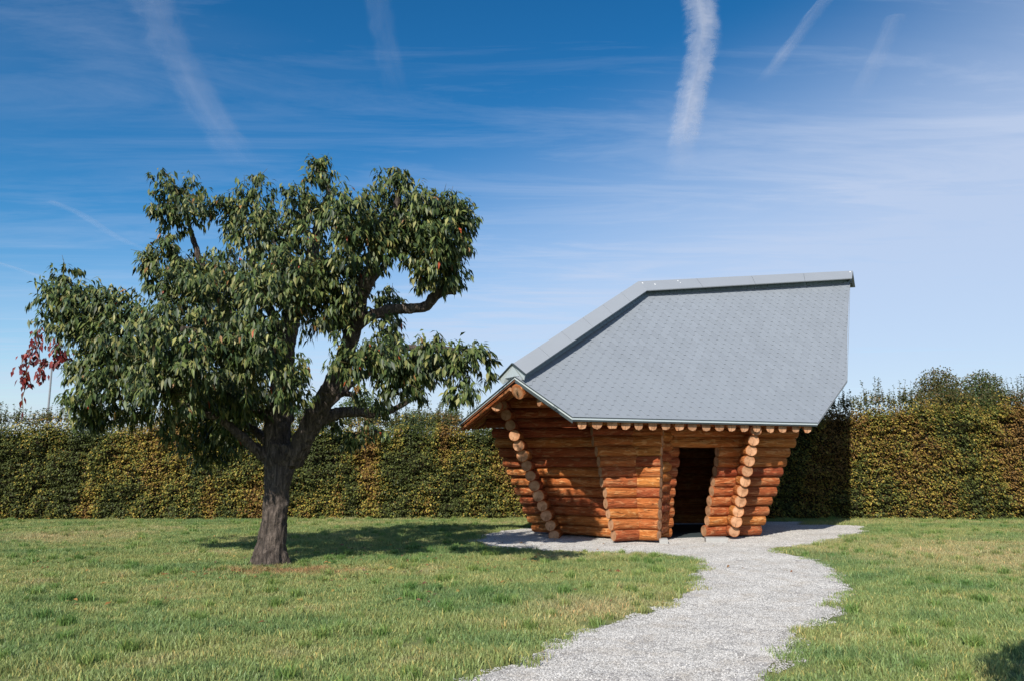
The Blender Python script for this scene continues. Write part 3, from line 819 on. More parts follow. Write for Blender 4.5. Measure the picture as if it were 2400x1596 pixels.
brn = [(0.10, 0.10, 0.03), (0.14, 0.10, 0.035), (0.06, 0.075, 0.025)]
grn = [(0.07, 0.11, 0.04), (0.10, 0.14, 0.05), (0.05, 0.08, 0.03)]
pg = [(0.13, 0.17, 0.08), (0.10, 0.14, 0.06), (0.08, 0.11, 0.05)]
G1 = 'trees beyond the hedge'
far_tree('bushy_tree', 'olive brown bushy treetop rising above the right end of the hedge, left of the pair', 'tree', (16.2, 28, 0), fb([(2200, 905, 50, 44), (2190, 960, 62, 50), (2240, 955, 50, 48)], 28), 9500, brn, [3, 3, 2], .085, 3, group=G1)
far_tree('bushy_tree', 'rounder green brown treetop above the hedge, right of the pair', 'tree', (18.0, 28.6, 0), fb([(2300, 912, 52, 44), (2335, 955, 48, 44), (2280, 962, 55, 44)], 28.6), 9500, brn + grn, [2, 2, 2, 2, 1, 1], .085, 4, group=G1)
far_tree('leafy_tree', 'pale green treetop showing over the hedge at the right edge', 'tree', (20.6, 30, 0), fb([(2420, 965, 60, 30), (2380, 985, 50, 30)], 30), 2500, pg, [2, 2, 1], .08, 5, group=G1)
far_tree('leafy_tree', 'pale green treetop behind the hedge between the cherry tree and the cabin', 'tree', (-3.6, 29, 0), fb([(975, 985, 50, 26), (1030, 990, 45, 22), (930, 1000, 30, 20), (1060, 975, 20, 22)], 29), 5200, pg, [3, 2, 1], .075, 6, group=G1)
far_tree('leafy_tree', 'green treetop seen beyond the hedge through the fork of the cherry tree', 'tree', (-5.8, 30, 0), fb([(845, 935, 32, 28), (820, 960, 30, 30), (870, 965, 35, 30)], 30), 3000, grn, [3, 2, 1], .085, 7, group=G1)
far_tree('leafy_tree', 'small grey green treetop over the hedge just left of the fork', 'tree', (-7.6, 30, 0), fb([(735, 955, 22, 32), (715, 975, 22, 25)], 30), 1800, grn, [3, 2, 1], .08, 8, group=G1)
far_tree('leafy_tree', 'low green treetops behind the hedge left of the cherry trunk', 'tree', (-10.5, 30, 0), fb([(560, 975, 60, 18), (430, 985, 70, 18), (640, 970, 40, 20)], 30), 4200, grn + brn, [3, 2, 1, 1, 1, 1], .08, 9, group=G1)
# the bush just outside the frame whose shade reaches the lower right corner
far_tree('garden_shrub', 'dense shrub standing on the lawn beyond the lower right corner', 'shrub', (3.75, 4.5, 0), [((3.02, 3.72, 2.0), (.46, .46, .55)), ((2.95, 3.45, 1.7), (.4, .4, .5)), ((3.35, 4.0, 1.3), (.4, .4, .6)), ((3.6, 4.45, 1.85), (.42, .45, .45)), ((3.7, 4.0, 1.0), (.5, .5, .6))], 6500, grn, [3, 2, 1], .09, 10, .03)

# lamp post far behind the hedge
post = thing('lamp_post', 'thin grey lamp post standing behind the hedge at the far left', 'lamp post', (at(101, 1090, 45).x, 45, 0))
g = Geo(); b = Vector(post.location); tp = at(107, 856, 45).z
g.tube([b, Vector((b.x, b.y, tp))], [.075, .05], 8); g.build('pole', M_STEEL, post)
g = Geo(); g.tube([Vector((b.x, b.y, tp)), Vector((b.x - .12, b.y, tp + .1)), Vector((b.x - .7, b.y, tp + .16))], [.035, .03, .03], 8); g.build('arm', M_STEEL, post)
g = Geo(); g.slab([Vector((b.x - 1.15, b.y - .14, tp + .22)), Vector((b.x - .6, b.y - .14, tp + .22)), Vector((b.x - .6, b.y + .14, tp + .22)), Vector((b.x - 1.15, b.y + .14, tp + .22))], Vector((0, 0, -.1))); g.build('lamp_head', M_STEEL, post)

# ------------------------------------------------------------------ the log cabin
cab = thing('log_cabin', 'small flaring log cabin with faceted grey slate roof and open doorway on the gravel', 'cabin', (3.4, 18.5, 0))
# roof front slope: a ruled surface, t along the eave, L up the slope, steeper to the right
A = at(1342, 979, 15.2); A.z = A.z
E1 = Vector((0.933, 0.36, 0)).normalized(); N1 = Vector((-E1.y, E1.x, 0))


def alpha(t): return R(43 + 11 * min(max(t / 9.8, -0.2), 1.1))


def roof(t, L, off=0.0):
    a = alpha(t)
    up_ = Vector((0, 0, 1)); s = N1 * math.cos(a) + up_ * math.sin(a); nn = up_ * math.cos(a) - N1 * math.sin(a)
    return A + E1 * t + s * L + nn * off


def roof_tl(u, v):
    """(t, L) of the spot of the roof seen at u, v"""
    lo, hi = 12.0, 26.0
    def g_(Y):
        q = at(u, v, Y) - A; t = q.dot(E1); d = q.dot(N1)
        return q.z - d * math.tan(alpha(t))
    for _ in range(60):
        m = (lo + hi) / 2
        if g_(m) > 0: lo = m
        else: hi = m
    q = at(u, v, lo) - A; t = q.dot(E1)
    return t, q.dot(N1) / math.cos(alpha(t))


TL = [roof_tl(1207, 884), (0.0, 0.0), roof_tl(1914, 991), roof_tl(1985, 891), roof_tl(1992, 655), roof_tl(1514, 683)]
TL[2] = (TL[2][0], 0.0)
P0, K0, R0 = roof(*TL[0]), roof(*TL[5]), roof(*TL[4])
print('roof', [tuple(round(c, 2) for c in roof(*q)) for q in TL])
ctr = (sum(q[0] for q in TL) / 6, sum(q[1] for q in TL) / 6)


def clip_poly(poly, clipper):
    out = poly
    n = len(clipper)
    for i in range(n):
        a, b = clipper[i], clipper[(i + 1) % n]
        res = []
        def sd_(p_): return (b[0] - a[0]) * (p_[1] - a[1]) - (b[1] - a[1]) * (p_[0] - a[0])
        s = 1 if sd_(ctr) > 0 else -1
        for j in range(len(out)):
            p_, q_ = out[j - 1], out[j]
            dp, dq = sd_(p_) * s, sd_(q_) * s
            if (dp >= 0) != (dq >= 0):
                k = dp / (dp - dq); res.append((p_[0] + (q_[0] - p_[0]) * k, p_[1] + (q_[1] - p_[1]) * k))
            if dq >= 0: res.append(q_)
        out = res
        if len(out) < 3: return []
    return out


def area(pl_): return abs(sum(pl_[i - 1][0] * pl_[i][1] - pl_[i][0] * pl_[i - 1][1] for i in range(len(pl_)))) / 2


# deck (under the slates) as a grid-following slab
g = Geo()
nT, nL = 26, 12
tmin, tmax = min(q[0] for q in TL), max(q[0] for q in TL); Lmax = max(q[1] for q in TL)
for i in range(nT):
    for j in range(nL):
        t0, t1 = tmin + (tmax - tmin) * i / nT, tmin + (tmax - tmin) * (i + 1) / nT; l0, l1 = Lmax * j / nL, Lmax * (j + 1) / nL
        c = clip_poly([(t0, l0), (t1, l0), (t1, l1), (t0, l1)], TL)
        if len(c) >= 3 and area(c) > 1e-5: g.slab([roof(a, b, -.002) for a, b in c], Vector((0, 0, -.055)))
g.build('roof_deck', M_DECK, cab)

# slates laid as diamonds with a clipped lower corner
W_, H_, C_ = .226, .143, .029
tile_poly = [(-C_, 0), (C_, 0), (W_ / 2, .205), (C_, .32), (-C_, .32), (-W_ / 2, .205)]
single, rest = [], Geo()
allsl = []
for j in range(-2, 42):
    for i in range(-12, 60):
        cx = i * W_ + (W_ / 2 if j % 2 else 0); cy = j * H_ - 0.02
        c = clip_poly([(cx + a, cy + b) for a, b in tile_poly], TL)
        if len(c) >= 3 and area(c) > 4e-4: allsl.append((cx, cy, c))
allsl.sort(key=lambda q: roof(q[0], q[1]).y)
jit = random.Random(4)
for k, (cx, cy, c) in enumerate(allsl):
    e = jit.uniform(0, .0025); sk = jit.uniform(-.0015, .0015)
    top = [roof(a, b, .013 + e + sk * (a - cx) * 8 - .034 * min(max(b - cy, 0), .32)) for a, b in c]
    dn = -(roof(cx, cy, 1) - roof(cx, cy, 0)) * .014
    if k < 300:
        g = Geo(); g.slab(top, dn); g.build('slate', M_SLATE, cab)
    else: rest.slab(top, dn)
o = rest.build('slates', M_SLATE, cab); o['kind'] = 'stuff'

# back slope
Ee = at(1079, 992, 17.6); Q1 = at(1162, 986, 20.6); S1 = Vector((4.6, 23.2, 3.3)); S2 = Vector((8.9, 23.0, 4.6))
bt = [(P0, Ee, K0), (Ee, Q1, K0), (Q1, S1, K0), (S1, S2, K0), (S2, R0, K0)]
for n_, m_, o1, o2 in (('back_slope', M_SLATE, .0, -.012), ('back_deck', M_DECK, -.015, -.055)):
    g = Geo()
    for tri in bt: g.slab([Vector(q) + Vector((0, 0, o1)) for q in (tri[0], tri[2], tri[1])], Vector((0, 0, o2)))
    g.build(n_, m_, cab)


def strip(name, a, b, outward, w_, h_, z_, mat):
    """bar from a to b: width outwards, height h, lowered by z"""
    g = Geo(); o_ = Vector((0, 0, z_))
    g.slab([a + o_, b + o_, b + o_ + outward * w_, a + o_ + outward * w_], Vector((0, 0, -h_)))
    return g.build(name, mat, cab)


Bp, Rl = roof(*TL[2]), roof(*TL[3])
eo = -N1
vo = Vector((-.6, -.8, 0)).normalized()
strip('eave_trim', A, Bp, eo, .018, .035, .005, M_TRIM); strip('eave_edge', A, Bp, eo, .030, .010, .022, M_DARK); strip('eave_board', A, Bp, eo, .004, .03, -.030, M_DARK)
strip('verge_trim', P0, A, vo, .018, .035, .005, M_TRIM); strip('verge_edge', P0, A, vo, .030, .010, .022, M_DARK); strip('verge_board', P0, A, vo, .004, .07, -.030, M_DARK)
strip('verge_trim', Ee, P0, vo, .018, .035, .005, M_TRIM); strip('verge_edge', Ee, P0, vo, .034, .022, .022, M_DARK)
ro = Vector((.9, -.3, 0)).normalized()
strip('verge_trim', Bp, Rl, ro, .010, .05, .015, M_CAP); strip('verge_trim', Rl, R0, ro, .008, .06, .015, M_CAP)

# ---- raised ridge cap
QF = [at(1230, 884, P0.y + .28), at(1519, 692, K0.y - .12), at(1988, 664, R0.y - .12)]
tlf = [roof_tl(1230, 888), roof_tl(1521, 692), roof_tl(1990, 664)]
QF = [roof(*q) for q in tlf]
cl_ = [at(1232.5, 875.5, QF[0].y - .22), at(1517, 681, QF[1].y - .22), at(1997, 653, QF[2].y - .22)]     # front lower edge of the cap
ca_ = [at(1203, 851, QF[0].y + .15), at(1496, 660, QF[1].y + .30), at(1999, 635, QF[2].y + .30)]          # apex
cb_ = [at(1169, 888, QF[0].y + .62), ca_[1] + (ca_[1] - cl_[1]) * 1.0 + Vector((0, 0, -2 * (ca_[1] - cl_[1]).z)) * 1.0, ca_[2] + (ca_[2] - cl_[2]) + Vector((0, 0, -2 * (ca_[2] - cl_[2]).z))]
def quad_panels(name, l0, l1, h0, h1, n, thick, mat, gap=.004):
    for k in range(n):
        s0, s1 = k / n + gap * (k > 0) / 3, (k + 1) / n
        g = Geo(); g.slab([l0.lerp(l1, s0), l0.lerp(l1, s1), h0.lerp(h1, s1), h0.lerp(h1, s0)], thick); g.build(name, mat, cab)
for i, n in ((0, 6), (1, 4)):
    quad_panels('cap_panel', cl_[i], cl_[i + 1], ca_[i], ca_[i + 1], n, Vector((0, 0.01, -.02)), M_CAP)
    quad_panels('cap_panel', ca_[i], ca_[i + 1], cb_[i], cb_[i + 1], n, Vector((0, 0.0, -.02)), M_CAP)
# slated upstand below the cap, front
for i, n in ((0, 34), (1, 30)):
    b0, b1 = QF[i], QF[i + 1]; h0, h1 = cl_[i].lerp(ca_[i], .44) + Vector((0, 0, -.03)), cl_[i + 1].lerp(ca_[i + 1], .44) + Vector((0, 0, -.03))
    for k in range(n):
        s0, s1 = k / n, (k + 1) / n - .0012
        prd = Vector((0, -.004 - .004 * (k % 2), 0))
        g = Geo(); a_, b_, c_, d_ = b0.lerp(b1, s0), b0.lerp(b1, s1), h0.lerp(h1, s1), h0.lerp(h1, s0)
        g.slab([a_ + prd, b_ + prd, c_ + prd, d_ + prd], Vector((.0, .02, 0))); g.build('upstand_slate', M_SLATE_SHADE, cab)
# gable end plate of the cap, and right end
g = Geo(); off_ = Vector((-.015, -.012, 0))
g.slab([q + off_ for q in (cl_[0] + Vector((0, 0, -.01)), ca_[0] + Vector((0, 0, -.01)), cb_[0] + Vector((0, 0, -.01)), cb_[0] + Vector((.10, -.1, -.12)), P0 + Vector((-.03, .36, .03)), cl_[0] + Vector((-.02, .04, -.12)))], Vector((.008, .012, 0)))
g.build('end_plate', M_TRIM, cab)
g = Geo(); e_ = Vector((-.05, .02, 0)); g.slab([cl_[2] + e_, ca_[2] + e_, cb_[2] + e_, QF[2] + e_], Vector((.01, .01, 0))); g.build('end_plate', M_DARK, cab)
g = Geo()
for a_, b_ in ((cl_[0], ca_[0]), (ca_[0], cb_[0])):
    g.slab([a_ + Vector((-.035, -.03, .004)), b_ + Vector((-.035, -.03, .004)), b_ + Vector((0, 0, .004)), a_ + Vector((0, 0, .004))], Vector((0, 0, -.022)))
g.build('cap_edge', M_DARK, cab)
for (u, v, s) in ((1524, 667, .03), (1578, 660, .025), (1580, 666, .02), (1501, 661, .03), (1990, 637, .04)):
    f_ = (u - 1496) / 501; e0 = ca_[1].lerp(ca_[2], f_); e1 = cl_[1].lerp(cl_[2], f_); q = e0.lerp(e1, (v - 655) / 28 if v > 655 else .15)
    nrmc = (ca_[2] - ca_[1]).cross(cl_[1] - ca_[1]).normalized(); nrmc = nrmc if nrmc.z > 0 else -nrmc
    dn_ = (e1 - e0).normalized(); sd2 = (ca_[2] - ca_[1]).normalized()
    g = Geo(); g.slab([q + nrmc * .004 + (sd2 * math.cos(a) * .5 + dn_ * math.sin(a) * 1.3) * s * random.uniform(.7, 1.2) for a in [k * .9 for k in range(7)]], nrmc * -.003)
    g.build('bird_dropping', M_SPLAT, cab)


# ---- logs
def log(p0, p1, r0, r1=None, parent=cab, name='log', sides=14, caps=(1, 1)):
    p0, p1 = Vector(p0), Vector(p1); r1 = r1 or r0
    d = p1 - p0; L = d.length; x_ = d.normalized()
    y_ = Vector((0, 0, 1)).cross(x_).normalized(); z_ = x_.cross(y_)
    n = max(3, min(12, int(L / .28) + 2)); sd0 = random.uniform(0, 90)
    v, f, fm = [], [], []
    rings_ = [-.5 * L] + [-.5 * L + .012] + [L * (k / n - .5) for k in range(1, n)] + [.5 * L - .012] + [.5 * L]
    rr = [0.93] + [1.0] * (len(rings_) - 2) + [0.93]
    for ri, xx in enumerate(rings_):
        s = (xx / L + .5); rb = (r0 * (1 - s) + r1 * s) * rr[ri]
        oy, oz = noise.noise(Vector((xx * .8, sd0, 1))) * .012, noise.noise(Vector((xx * .8, sd0, 7))) * .010
        for k in range(sides):
            an = 2 * math.pi * k / sides
            rq = rb * (1 + .07 * noise.noise(Vector((math.cos(an) * .9 + sd0, math.sin(an) * .9, xx * 1.1))))
            v.append((xx, math.cos(an) * rq + oy, math.sin(an) * rq + oz))
    m = len(rings_)
    for i in range(m - 1):
        for k in range(sides):
            q = (k + 1) % sides; f.append((i * sides + k, (i + 1) * sides + k, (i + 1) * sides + q, i * sides + q)); fm.append(0)
    f.append(tuple(range(sides))); fm.append(caps[0]); f.append(tuple(range(m * sides - 1, (m - 1) * sides - 1, -1))); fm.append(caps[1])
    o = mesh_obj(name, v, f, [M_WOOD, M_END], None, False, fmat=fm)
    sm = [True] * (len(f) - 2) + [False, False]; o.data.polygons.foreach_set('use_smooth', sm)
    mt = Matrix((x_, y_, z_)).transposed().to_4x4(); mt.translation = (p0 + p1) / 2
    o.parent = parent; o.matrix_parent_inverse = Matrix.Translation(parent.location).inverted(); o.matrix_basis = mt
    return o


bn = (K0 - P0).cross(Ee - P0).normalized()


def roof_z(p_):
    q = p_ - A; t = q.dot(E1); d = q.dot(N1); zf = A.z + d * math.tan(alpha(t))
    zb = P0.z - (bn.x * (p_.x - P0.x) + bn.y * (p_.y - P0.y)) / bn.z
    if p_.x > 4.0: zb = 9
    return min(zf, zb)


PITCHZ, RAD = .214, .118


def wall(b0, b1, t0, t1, courses=11, z0=.06, ext=(0, 0), half=False, gaps=(), rad=RAD, jit_=.03, topz=2.42, caps=(1, 1)):
    """stack of logs leaning from the footprint b0-b1 out to t0-t1 at height topz"""
    for i in range(courses):
        zc = z0 + (i + (.5 if half else 0)) * PITCHZ + RAD * .9
        f_ = zc / topz
        p0 = Vector(b0).lerp(Vector(t0), f_); p1 = Vector(b1).lerp(Vector(t1), f_)
        p0 = Vector((p0.x, p0.y, zc)); p1 = Vector((p1.x, p1.y, zc)); d = (p1 - p0).normalized()
        p0 = p0 - d * (ext[0] + random.uniform(-jit_, jit_)); p1 = p1 + d * (ext[1] + random.uniform(-jit_, jit_))
        # keep what lies below the roof
        n = 60; ok = [roof_z(p0.lerp(p1, k / n)) - .155 > zc for k in range(n + 1)]
        best, cur = (0, -1), None
        for k, v in enumerate(ok + [False]):
            if v and cur is None: cur = k
            if not v and cur is not None:
                if k - 1 - cur > best[1] - best[0]: best = (cur, k - 1)
                cur = None
        if best[1] - best[0] < 3: continue
        q0, q1 = p0.lerp(p1, best[0] / n), p0.lerp(p1, best[1] / n)
        segs = [(q0, q1)]
        for (glo, ghi, g0b, g0t, g1b, g1t) in gaps:      # an opening: (z low, z high, x left bottom/top, x right bottom/top)
            if glo < zc < ghi:
                xl = g0b + (g0t - g0b) * f_ + random.uniform(-.02, .02); xr = g1b + (g1t - g1b) * f_ + random.uniform(-.02, .02)
                new = []
                for s0, s1 in segs:
                    def cut(xx): return s0.lerp(s1, (xx - s0.x) / (s1.x - s0.x))
                    if s0.x < xl: new.append((s0, cut(min(xl, s1.x))))
                    if s1.x > xr: new.append((cut(max(xr, s0.x)), s1))
                segs = new
        for s0, s1 in segs:
            if (s1 - s0).length > .06:
                rj = rad * random.uniform(.94, 1.06); log(s0, s1, rj, rj * random.uniform(.93, 1.05), caps=caps)


def gxy(u, v): q = ground(u, v); return (q.x, q.y, 0)
def txy(u, Y): q = at(u, 1000, Y); return (q.x, Y, 0)


a_b = Vector((gxy(1258, 1250))); c_b = Vector(gxy(1450, 1266)) + Vector((0.02, .22, 0)); d_ac = (c_b - a_b)
print('a', a_b, 'c', c_b)
# long left wall (a to behind the wing)
a_t = Vector(txy(1150, 18.0)); c_t = Vector(txy(1412, 17.25))
wall(a_b, c_b, a_t, c_t, 15, ext=(0, .25), half=True, z0=-.05)
# projecting wing: two facets meeting at a blunt edge
cw_b, dw_b, ew_b = Vector(gxy(1443, 1273)), Vector(gxy(1499, 1270)), Vector(gxy(1545, 1273))
cw_t, dw_t, ew_t = Vector(txy(1387, 16.80)), Vector(txy(1484, 16.93)), Vector(txy(1554, 16.72))
wall(cw_b, dw_b, cw_t, dw_t, 13, ext=(.03, .05), jit_=.02, caps=(1, 0))
wall(dw_b, ew_b, dw_t, ew_t, 13, ext=(.045, 0), jit_=.012, caps=(0, 1))
# return wall of the wing back to the doorway wall
fw_b, fw_t = Vector(gxy(1556, 1264)), Vector(txy(1568, 17.2))
wall(ew_b + Vector((-.05, .15, 0)), fw_b, ew_t + Vector((-.05, .15, 0)), fw_t, 12, ext=(0, 0), half=True)
# doorway wall to the right end
i_b, i_t = Vector(gxy(1772, 1257)), Vector(txy(1872, 17.9))
gl, gr = ground(1568, 1264), ground(1648, 1261)
dl_t, dr_t = at(1590, 1050, 17.3), at(1682, 1050, 17.6)
sx = 2.42 / dl_t.z
gap = (0, 1.93, gl.x, gl.x + (dl_t.x - gl.x) * sx, gr.x, gr.x + (dr_t.x - gr.x) * sx)
wall(fw_b, i_b, fw_t, i_t, 13, ext=(.25, 0), gaps=(gap,), half=False)
# cross walls whose ends show as the two columns of log ends
h_b, h_t = Vector(gxy(1716, 1264)), Vector(txy(1775, 16.85))
wall(h_b, h_b + Vector((.25, 3.2, 0)), h_t, h_t + Vector((.3, 3.9, 0)), 11, half=True, ext=(0, 0), rad=.128, z0=-.03)
b_b, b_t = Vector(gxy(1302, 1262)), Vector(txy(1196, 17.1))
wall(b_b, b_b + Vector((.45, 2.9, 0)), b_t, b_t + Vector((.55, 3.6, 0)), 14, ext=(0, 0), rad=.125, z0=-.03)
# back and right walls
wall(a_b + Vector((.3, .25, 0)), Vector((1.9, 21.6, 0)), a_t + Vector((.7, .3, 0)), Vector((1.4, 22.2, 0)), 11, half=True)
wall(Vector((1.9, 21.6, 0)), Vector((6.0, 21.9, 0)), Vector((1.4, 22.2, 0)), Vector((7.0, 22.5, 0)), 15)
wall(i_b + Vector((-.25, .2, 0)), Vector((6.0, 21.9, 0)), i_t + Vector((-.35, .2, 0)), Vector((7.0, 22.5, 0)), 15, half=True)
# floor inside, near black: the dark of the doorway is put into its colour
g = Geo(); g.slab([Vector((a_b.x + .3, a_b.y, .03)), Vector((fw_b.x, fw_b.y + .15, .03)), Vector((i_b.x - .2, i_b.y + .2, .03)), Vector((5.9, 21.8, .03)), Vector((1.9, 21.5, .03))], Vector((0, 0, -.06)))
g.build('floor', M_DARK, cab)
zc_ = 2.33  # unseen near-black slab added overhead to stop light leaking into the doorway
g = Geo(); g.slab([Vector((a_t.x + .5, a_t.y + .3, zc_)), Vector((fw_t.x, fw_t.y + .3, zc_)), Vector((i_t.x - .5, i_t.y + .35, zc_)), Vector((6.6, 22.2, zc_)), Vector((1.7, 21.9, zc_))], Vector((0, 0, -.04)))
g.build('added_ceiling', M_DARK, cab)
# door lining: jambs and head board
def board(name, a, b, w_, t_): 
    g = Geo(); a, b = Vector(a), Vector(b); d = (b - a).normalized(); s = d.cross(Vector((0, 1, 0))).normalized() * t_
    g.slab([a - s, b - s, b + s, a + s], Vector((0, w_, 0))); return g.build(name, M_DECK, cab)


def on_wall(f_, z_):
    p0 = fw_b.lerp(fw_t, z_ / 2.42); p1 = i_b.lerp(i_t, z_ / 2.42); return p0.lerp(p1, f_)
# purlins and ridge beam
PD = (K0 - P0); PDh = Vector((PD.x, PD.y, 0)).normalized()
rb = at(1213, 919, 15.8); log(rb, rb + PD.normalized() * 5.0, .16, .15, name='ridge_beam', sides=18)
E1u = E1.copy()
pb = at(1264, 938, 15.62); log(pb, pb + E1 * 5.0 + Vector((0, 0, .05)), .13, name='purlin')
wl = at(1164, 950, 16.6); log(wl, wl + Vector((.05, 1, .0)).normalized() * 4.0, .12, name='purlin')

# rafters whose sawn feet show under the eave
tx_px = [740, 825, 912, 990, 1060, 1140, 1215, 1292, 1365, 1443, 1518, 1588, 1660, 1728, 1805, 1875, 1950, 2018]


def rafter(p0, p1, nrm_, w_, h_, name='rafter', plumb=None):
    """half-round pole with a flat top, from p0 to p1"""
    d = (p1 - p0).normalized(); s = d.cross(nrm_).normalized()
    prof = [(-.5, 0), (-.5, -.42), (-.36, -.86), (0, -1), (.36, -.95), (.49, -.60), (.5, 0)]
    prof = [(a * random.uniform(.93, 1.07), b * random.uniform(.9, 1.1)) for a, b in prof]
    L = (p1 - p0).length; v = []; 
    for xx in (-L / 2, L / 2):
        for a, b in prof:
            sh = -b * h_ * nrm_.dot(plumb) / d.dot(plumb) if (plumb is not None and xx < 0) else 0
            v.append((xx + sh, a * w_, b * h_))
    n = len(prof); f = [(i, i + 1, n + i + 1, n + i) for i in range(n - 1)] + [(n - 1, 0, n, 2 * n - 1)]; fm = [0] * n
    f += [tuple(range(n - 1, -1, -1)), tuple(range(n, 2 * n))]; fm += [1, 1]
    o = mesh_obj(name, v, f, [M_WOOD, M_END], fmat=fm)
    mt = Matrix((d, s, d.cross(s))).transposed().to_4x4()
    if mt.to_3x3() @ Vector((0, 0, 1)) @ nrm_ < 0: mt = Matrix((d, -s, d.cross(-s))).transposed().to_4x4()
    mt.translation = (p0 + p1) / 2
    o.parent = cab; o.matrix_parent_inverse = Matrix.Translation(cab.location).inverted(); o.matrix_basis = mt


for k, xz in enumerate(tx_px):
    u = 1060 + xz * .4156; v = 979 + (u - 1342) * .0236
    q = at(u, v, 15.5); t_, l_ = roof_tl(u, v)
    nn = roof(t_, 0, 1) - roof(t_, 0, 0)
    # as far up as the slope goes
    le = 0
    while le < 4.6 and len(clip_poly([(t_ - .01, le + .3), (t_ + .01, le + .3), (t_, le + .32)], TL)) >= 3: le += .2
    rafter(roof(t_, .0 + random.uniform(0, .015), -.085), roof(t_, max(le, .4), -.085), nn, .205 * random.uniform(.9, 1.08), .10, plumb=N1)
# a few shorter ones left of the eave corner
for t_ in (-.25, -.62):
    l0 = TL[0][1] * (t_ / TL[0][0]) + .12 if TL[0][0] < 0 else .2
    nn = roof(t_, 0, 1) - roof(t_, 0, 0); le = l0 + .1
    while le < 3 and len(clip_poly([(t_ - .01, le + .25), (t_ + .01, le + .25), (t_, le + .27)], TL)) >= 3: le += .05
    if le > l0 + .4: rafter(roof(t_, l0 + .1, -.06), roof(t_, le, -.06), nn, .16, .09)
# rafters of the back slope, seen from below along the left verge
for k in range(9):
    f_ = k / 9
    lo = Ee.lerp(Q1, f_ * .95) + Vector((.03 + .02 * k, .12, 0)); hi = P0.lerp(K0, f_ * .75).lerp(lo, .05) + Vector((-.03, .12, -.05))
    d = (lo - hi).normalized()
    rafter(lo + Vector((0, 0, -.075)) + d * -.02, hi + Vector((0, 0, -.075)), bn if bn.z > 0 else -bn, .15, .10)

# foundation blocks under the wall corners
for (u0, u1, v0) in ((1655, 1706, 1272), (1546, 1566, 1275)):
    p_ = ground(u0, v0); q_ = ground(u1, v0)
    g = Geo(); zt = .10; g.slab([p_ + Vector((0, 0, zt)), q_ + Vector((0, 0, zt)), q_ + Vector((.05, .35, zt)), p_ + Vector((.05, .35, zt))], Vector((0, 0, -.2)))
    g.build('foundation_block', M_CONC, cab)


# ------------------------------------------------------------------ contrails
def mk_trail(name, strength, scale, seed):
    m, t = new_mat(name)
    uv = t.n('ShaderNodeUVMap').outputs[0]; s = t.n('ShaderNodeSeparateXYZ', {0: uv})
    x_, y_ = s.outputs[0], s.outputs[1]
    n1_ = t.noise(t.mapping(uv, (2.2, scale, 1), loc=(seed, 0, 0)), 1.0, 6, .62, .6)
    n2_ = t.noise(t.mapping(uv, (1.5, scale * .25, 1), loc=(seed + 4, 3, 0)), 1.0, 4, .6)
    e = t.math('ABSOLUTE', t.math('SUBTRACT', t.math('MULTIPLY', x_, 2.0), 1.0))
    e = t.math('ADD', e, t.math('MULTIPLY', t.math('SUBTRACT', n1_, .5), 1.3))
    a = t.ramp(e, [(.0, (1, 1, 1)), (.35, (.75,) * 3), (.95, (0, 0, 0))], 'EASE')
    # safe edge and faded ends
    e2 = t.math('ABSOLUTE', t.math('SUBTRACT', t.math('MULTIPLY', x_, 2.0), 1.0))
    a = t.math('MULTIPLY', a, t.ramp(e2, [(.55, (1, 1, 1)), (1.0, (0, 0, 0))], 'EASE'))
    a = t.math('MULTIPLY', a, t.ramp(y_, [(0, (0,) * 3), (.3, (1,) * 3), (1, (1,) * 3)], 'EASE'))
    a = t.math('MULTIPLY', a, t.math('MULTIPLY', t.ramp(n2_, [(.3, (.35,) * 3), (.65, (1,) * 3)]), strength))
    em = t.n('ShaderNodeBsdfDiffuse', {'Color': (.9, .9, .92, 1)}); tl2 = t.n('ShaderNodeBsdfTranslucent', {'Color': (.85, .87, .95, 1)})
    mm = t.n('ShaderNodeMixShader', {0: .5, 1: em.outputs[0], 2: tl2.outputs[0]})
    tr_ = t.n('ShaderNodeBsdfTransparent'); mx = t.n('ShaderNodeMixShader', {0: a, 1: tr_.outputs[0], 2: mm.outputs[0]})
    t.n('ShaderNodeOutputMaterial', {'Surface': mx.outputs[0]})
    return m


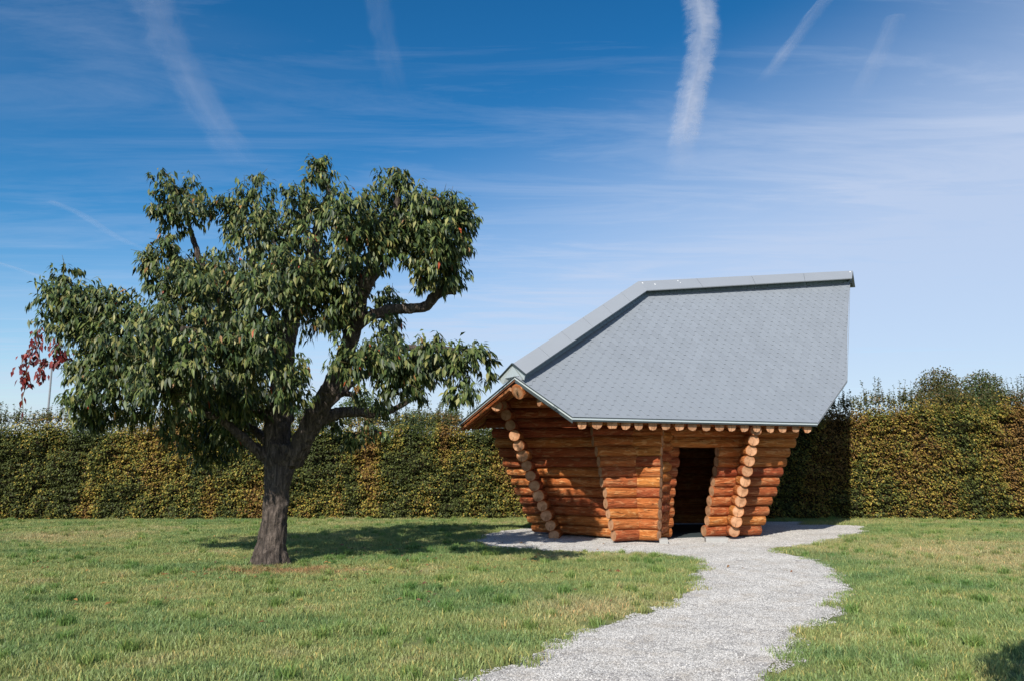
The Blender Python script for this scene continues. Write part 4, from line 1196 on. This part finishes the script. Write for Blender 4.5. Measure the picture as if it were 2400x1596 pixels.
def contrail(label, px_, width, strength, scale, seed, H=900.0):
    """ribbon of ice cloud at one altitude; px_ runs from the low, far end to the top of the picture"""
    rows = []
    for u, v in px_:
        a, b = ray(u, v); Y = (H - EYE) / b; rows.append(Vector((a * Y, Y, H)))
    rows = [rows[0].lerp(rows[1], 0)] + rows[1:]
    P_ = smooth_open(rows, 6)
    v, f, uv = [], [], []
    n = len(P_)
    for i, q in enumerate(P_):
        d = (P_[min(i + 1, n - 1)] - P_[max(i - 1, 0)]).normalized()
        s = d.cross(Vector((0, 0, 1))).normalized()
        k_ = q.length / 1867 * width
        # the strip is widened against the view so that it keeps the breadth it has in the sky
        va = Vector((q.x, q.y, 0)).normalized()
        wv = s * k_
        for j, c in enumerate((-1, -.5, 0, .5, 1)):
            v.append(q + wv * c + Vector((0, 0, (1 - c * c) * k_ * .25))); uv.append((j / 4, i / (n - 1)))
        if i:
            for j in range(4):
                a_ = (i - 1) * 5 + j; f.append((a_, a_ + 1, a_ + 6, a_ + 5))
    me = bpy.data.meshes.new('contrail'); me.from_pydata([tuple(q) for q in v], [], f); me.update()
    ul = me.uv_layers.new(name='UVMap')
    for lp in me.loops: ul.data[lp.index].uv = uv[lp.vertex_index]
    me.materials.append(mk_trail('contrail_ice', strength, scale, seed))
    o = bpy.data.objects.new('contrail', me); col.objects.link(o)
    o['label'] = label; o['category'] = 'contrail'; o['group'] = 'contrails across the sky'; o['kind'] = 'thing'
    o.visible_shadow = True
    return o


def smooth_open(r_, k):
    out = []; n = len(r_)
    for i in range(n - 1):
        p0, p1, p2, p3 = r_[max(i - 1, 0)], r_[i], r_[i + 1], r_[min(i + 2, n - 1)]
        for j in range(k):
            s = j / k
            out.append(0.5 * ((2 * p1) + (p2 - p0) * s + (2 * p0 - 5 * p1 + 4 * p2 - p3) * s * s + (3 * p1 - p0 - 3 * p2 + p3) * s ** 3))
    out.append(r_[-1]); return out


contrail('thick white contrail standing above the roof, the brightest in the sky', [(1600, 440), (1600, 360), (1608, 300), (1622, 225), (1638, 150), (1647, 80), (1640, 10), (1622, -70)], 47, .6, 20, 1)
contrail('broad faint contrail curving down to the cherry crown from the upper left', [(620, 440), (560, 370), (510, 310), (465, 235), (420, 150), (385, 90), (352, 0), (335, -60)], 62, .15, 9, 5)
contrail('short hazy contrail above the middle of the cherry tree', [(935, 240), (918, 170), (900, 90), (888, 0), (880, -60)], 40, .08, 7, 9)
contrail('thin slanting contrail right of the thick one', [(1780, 205), (1830, 140), (1880, 75), (1930, 10), (1980, -50)], 24, .22, 5, 13)
contrail('very faint short contrail near the upper right', [(2000, 245), (2035, 180), (2070, 110), (2100, 40)], 26, .12, 4, 17)
contrail('thin faint contrail low at the left edge of the sky', [(210, 690), (130, 665), (60, 640), (-20, 615), (-80, 600)], 14, .18, 3, 21)
contrail('fine faint contrail ending left of the cherry crown', [(380, 605), (320, 580), (260, 550), (190, 505), (120, 475)], 16, .13, 3, 25)
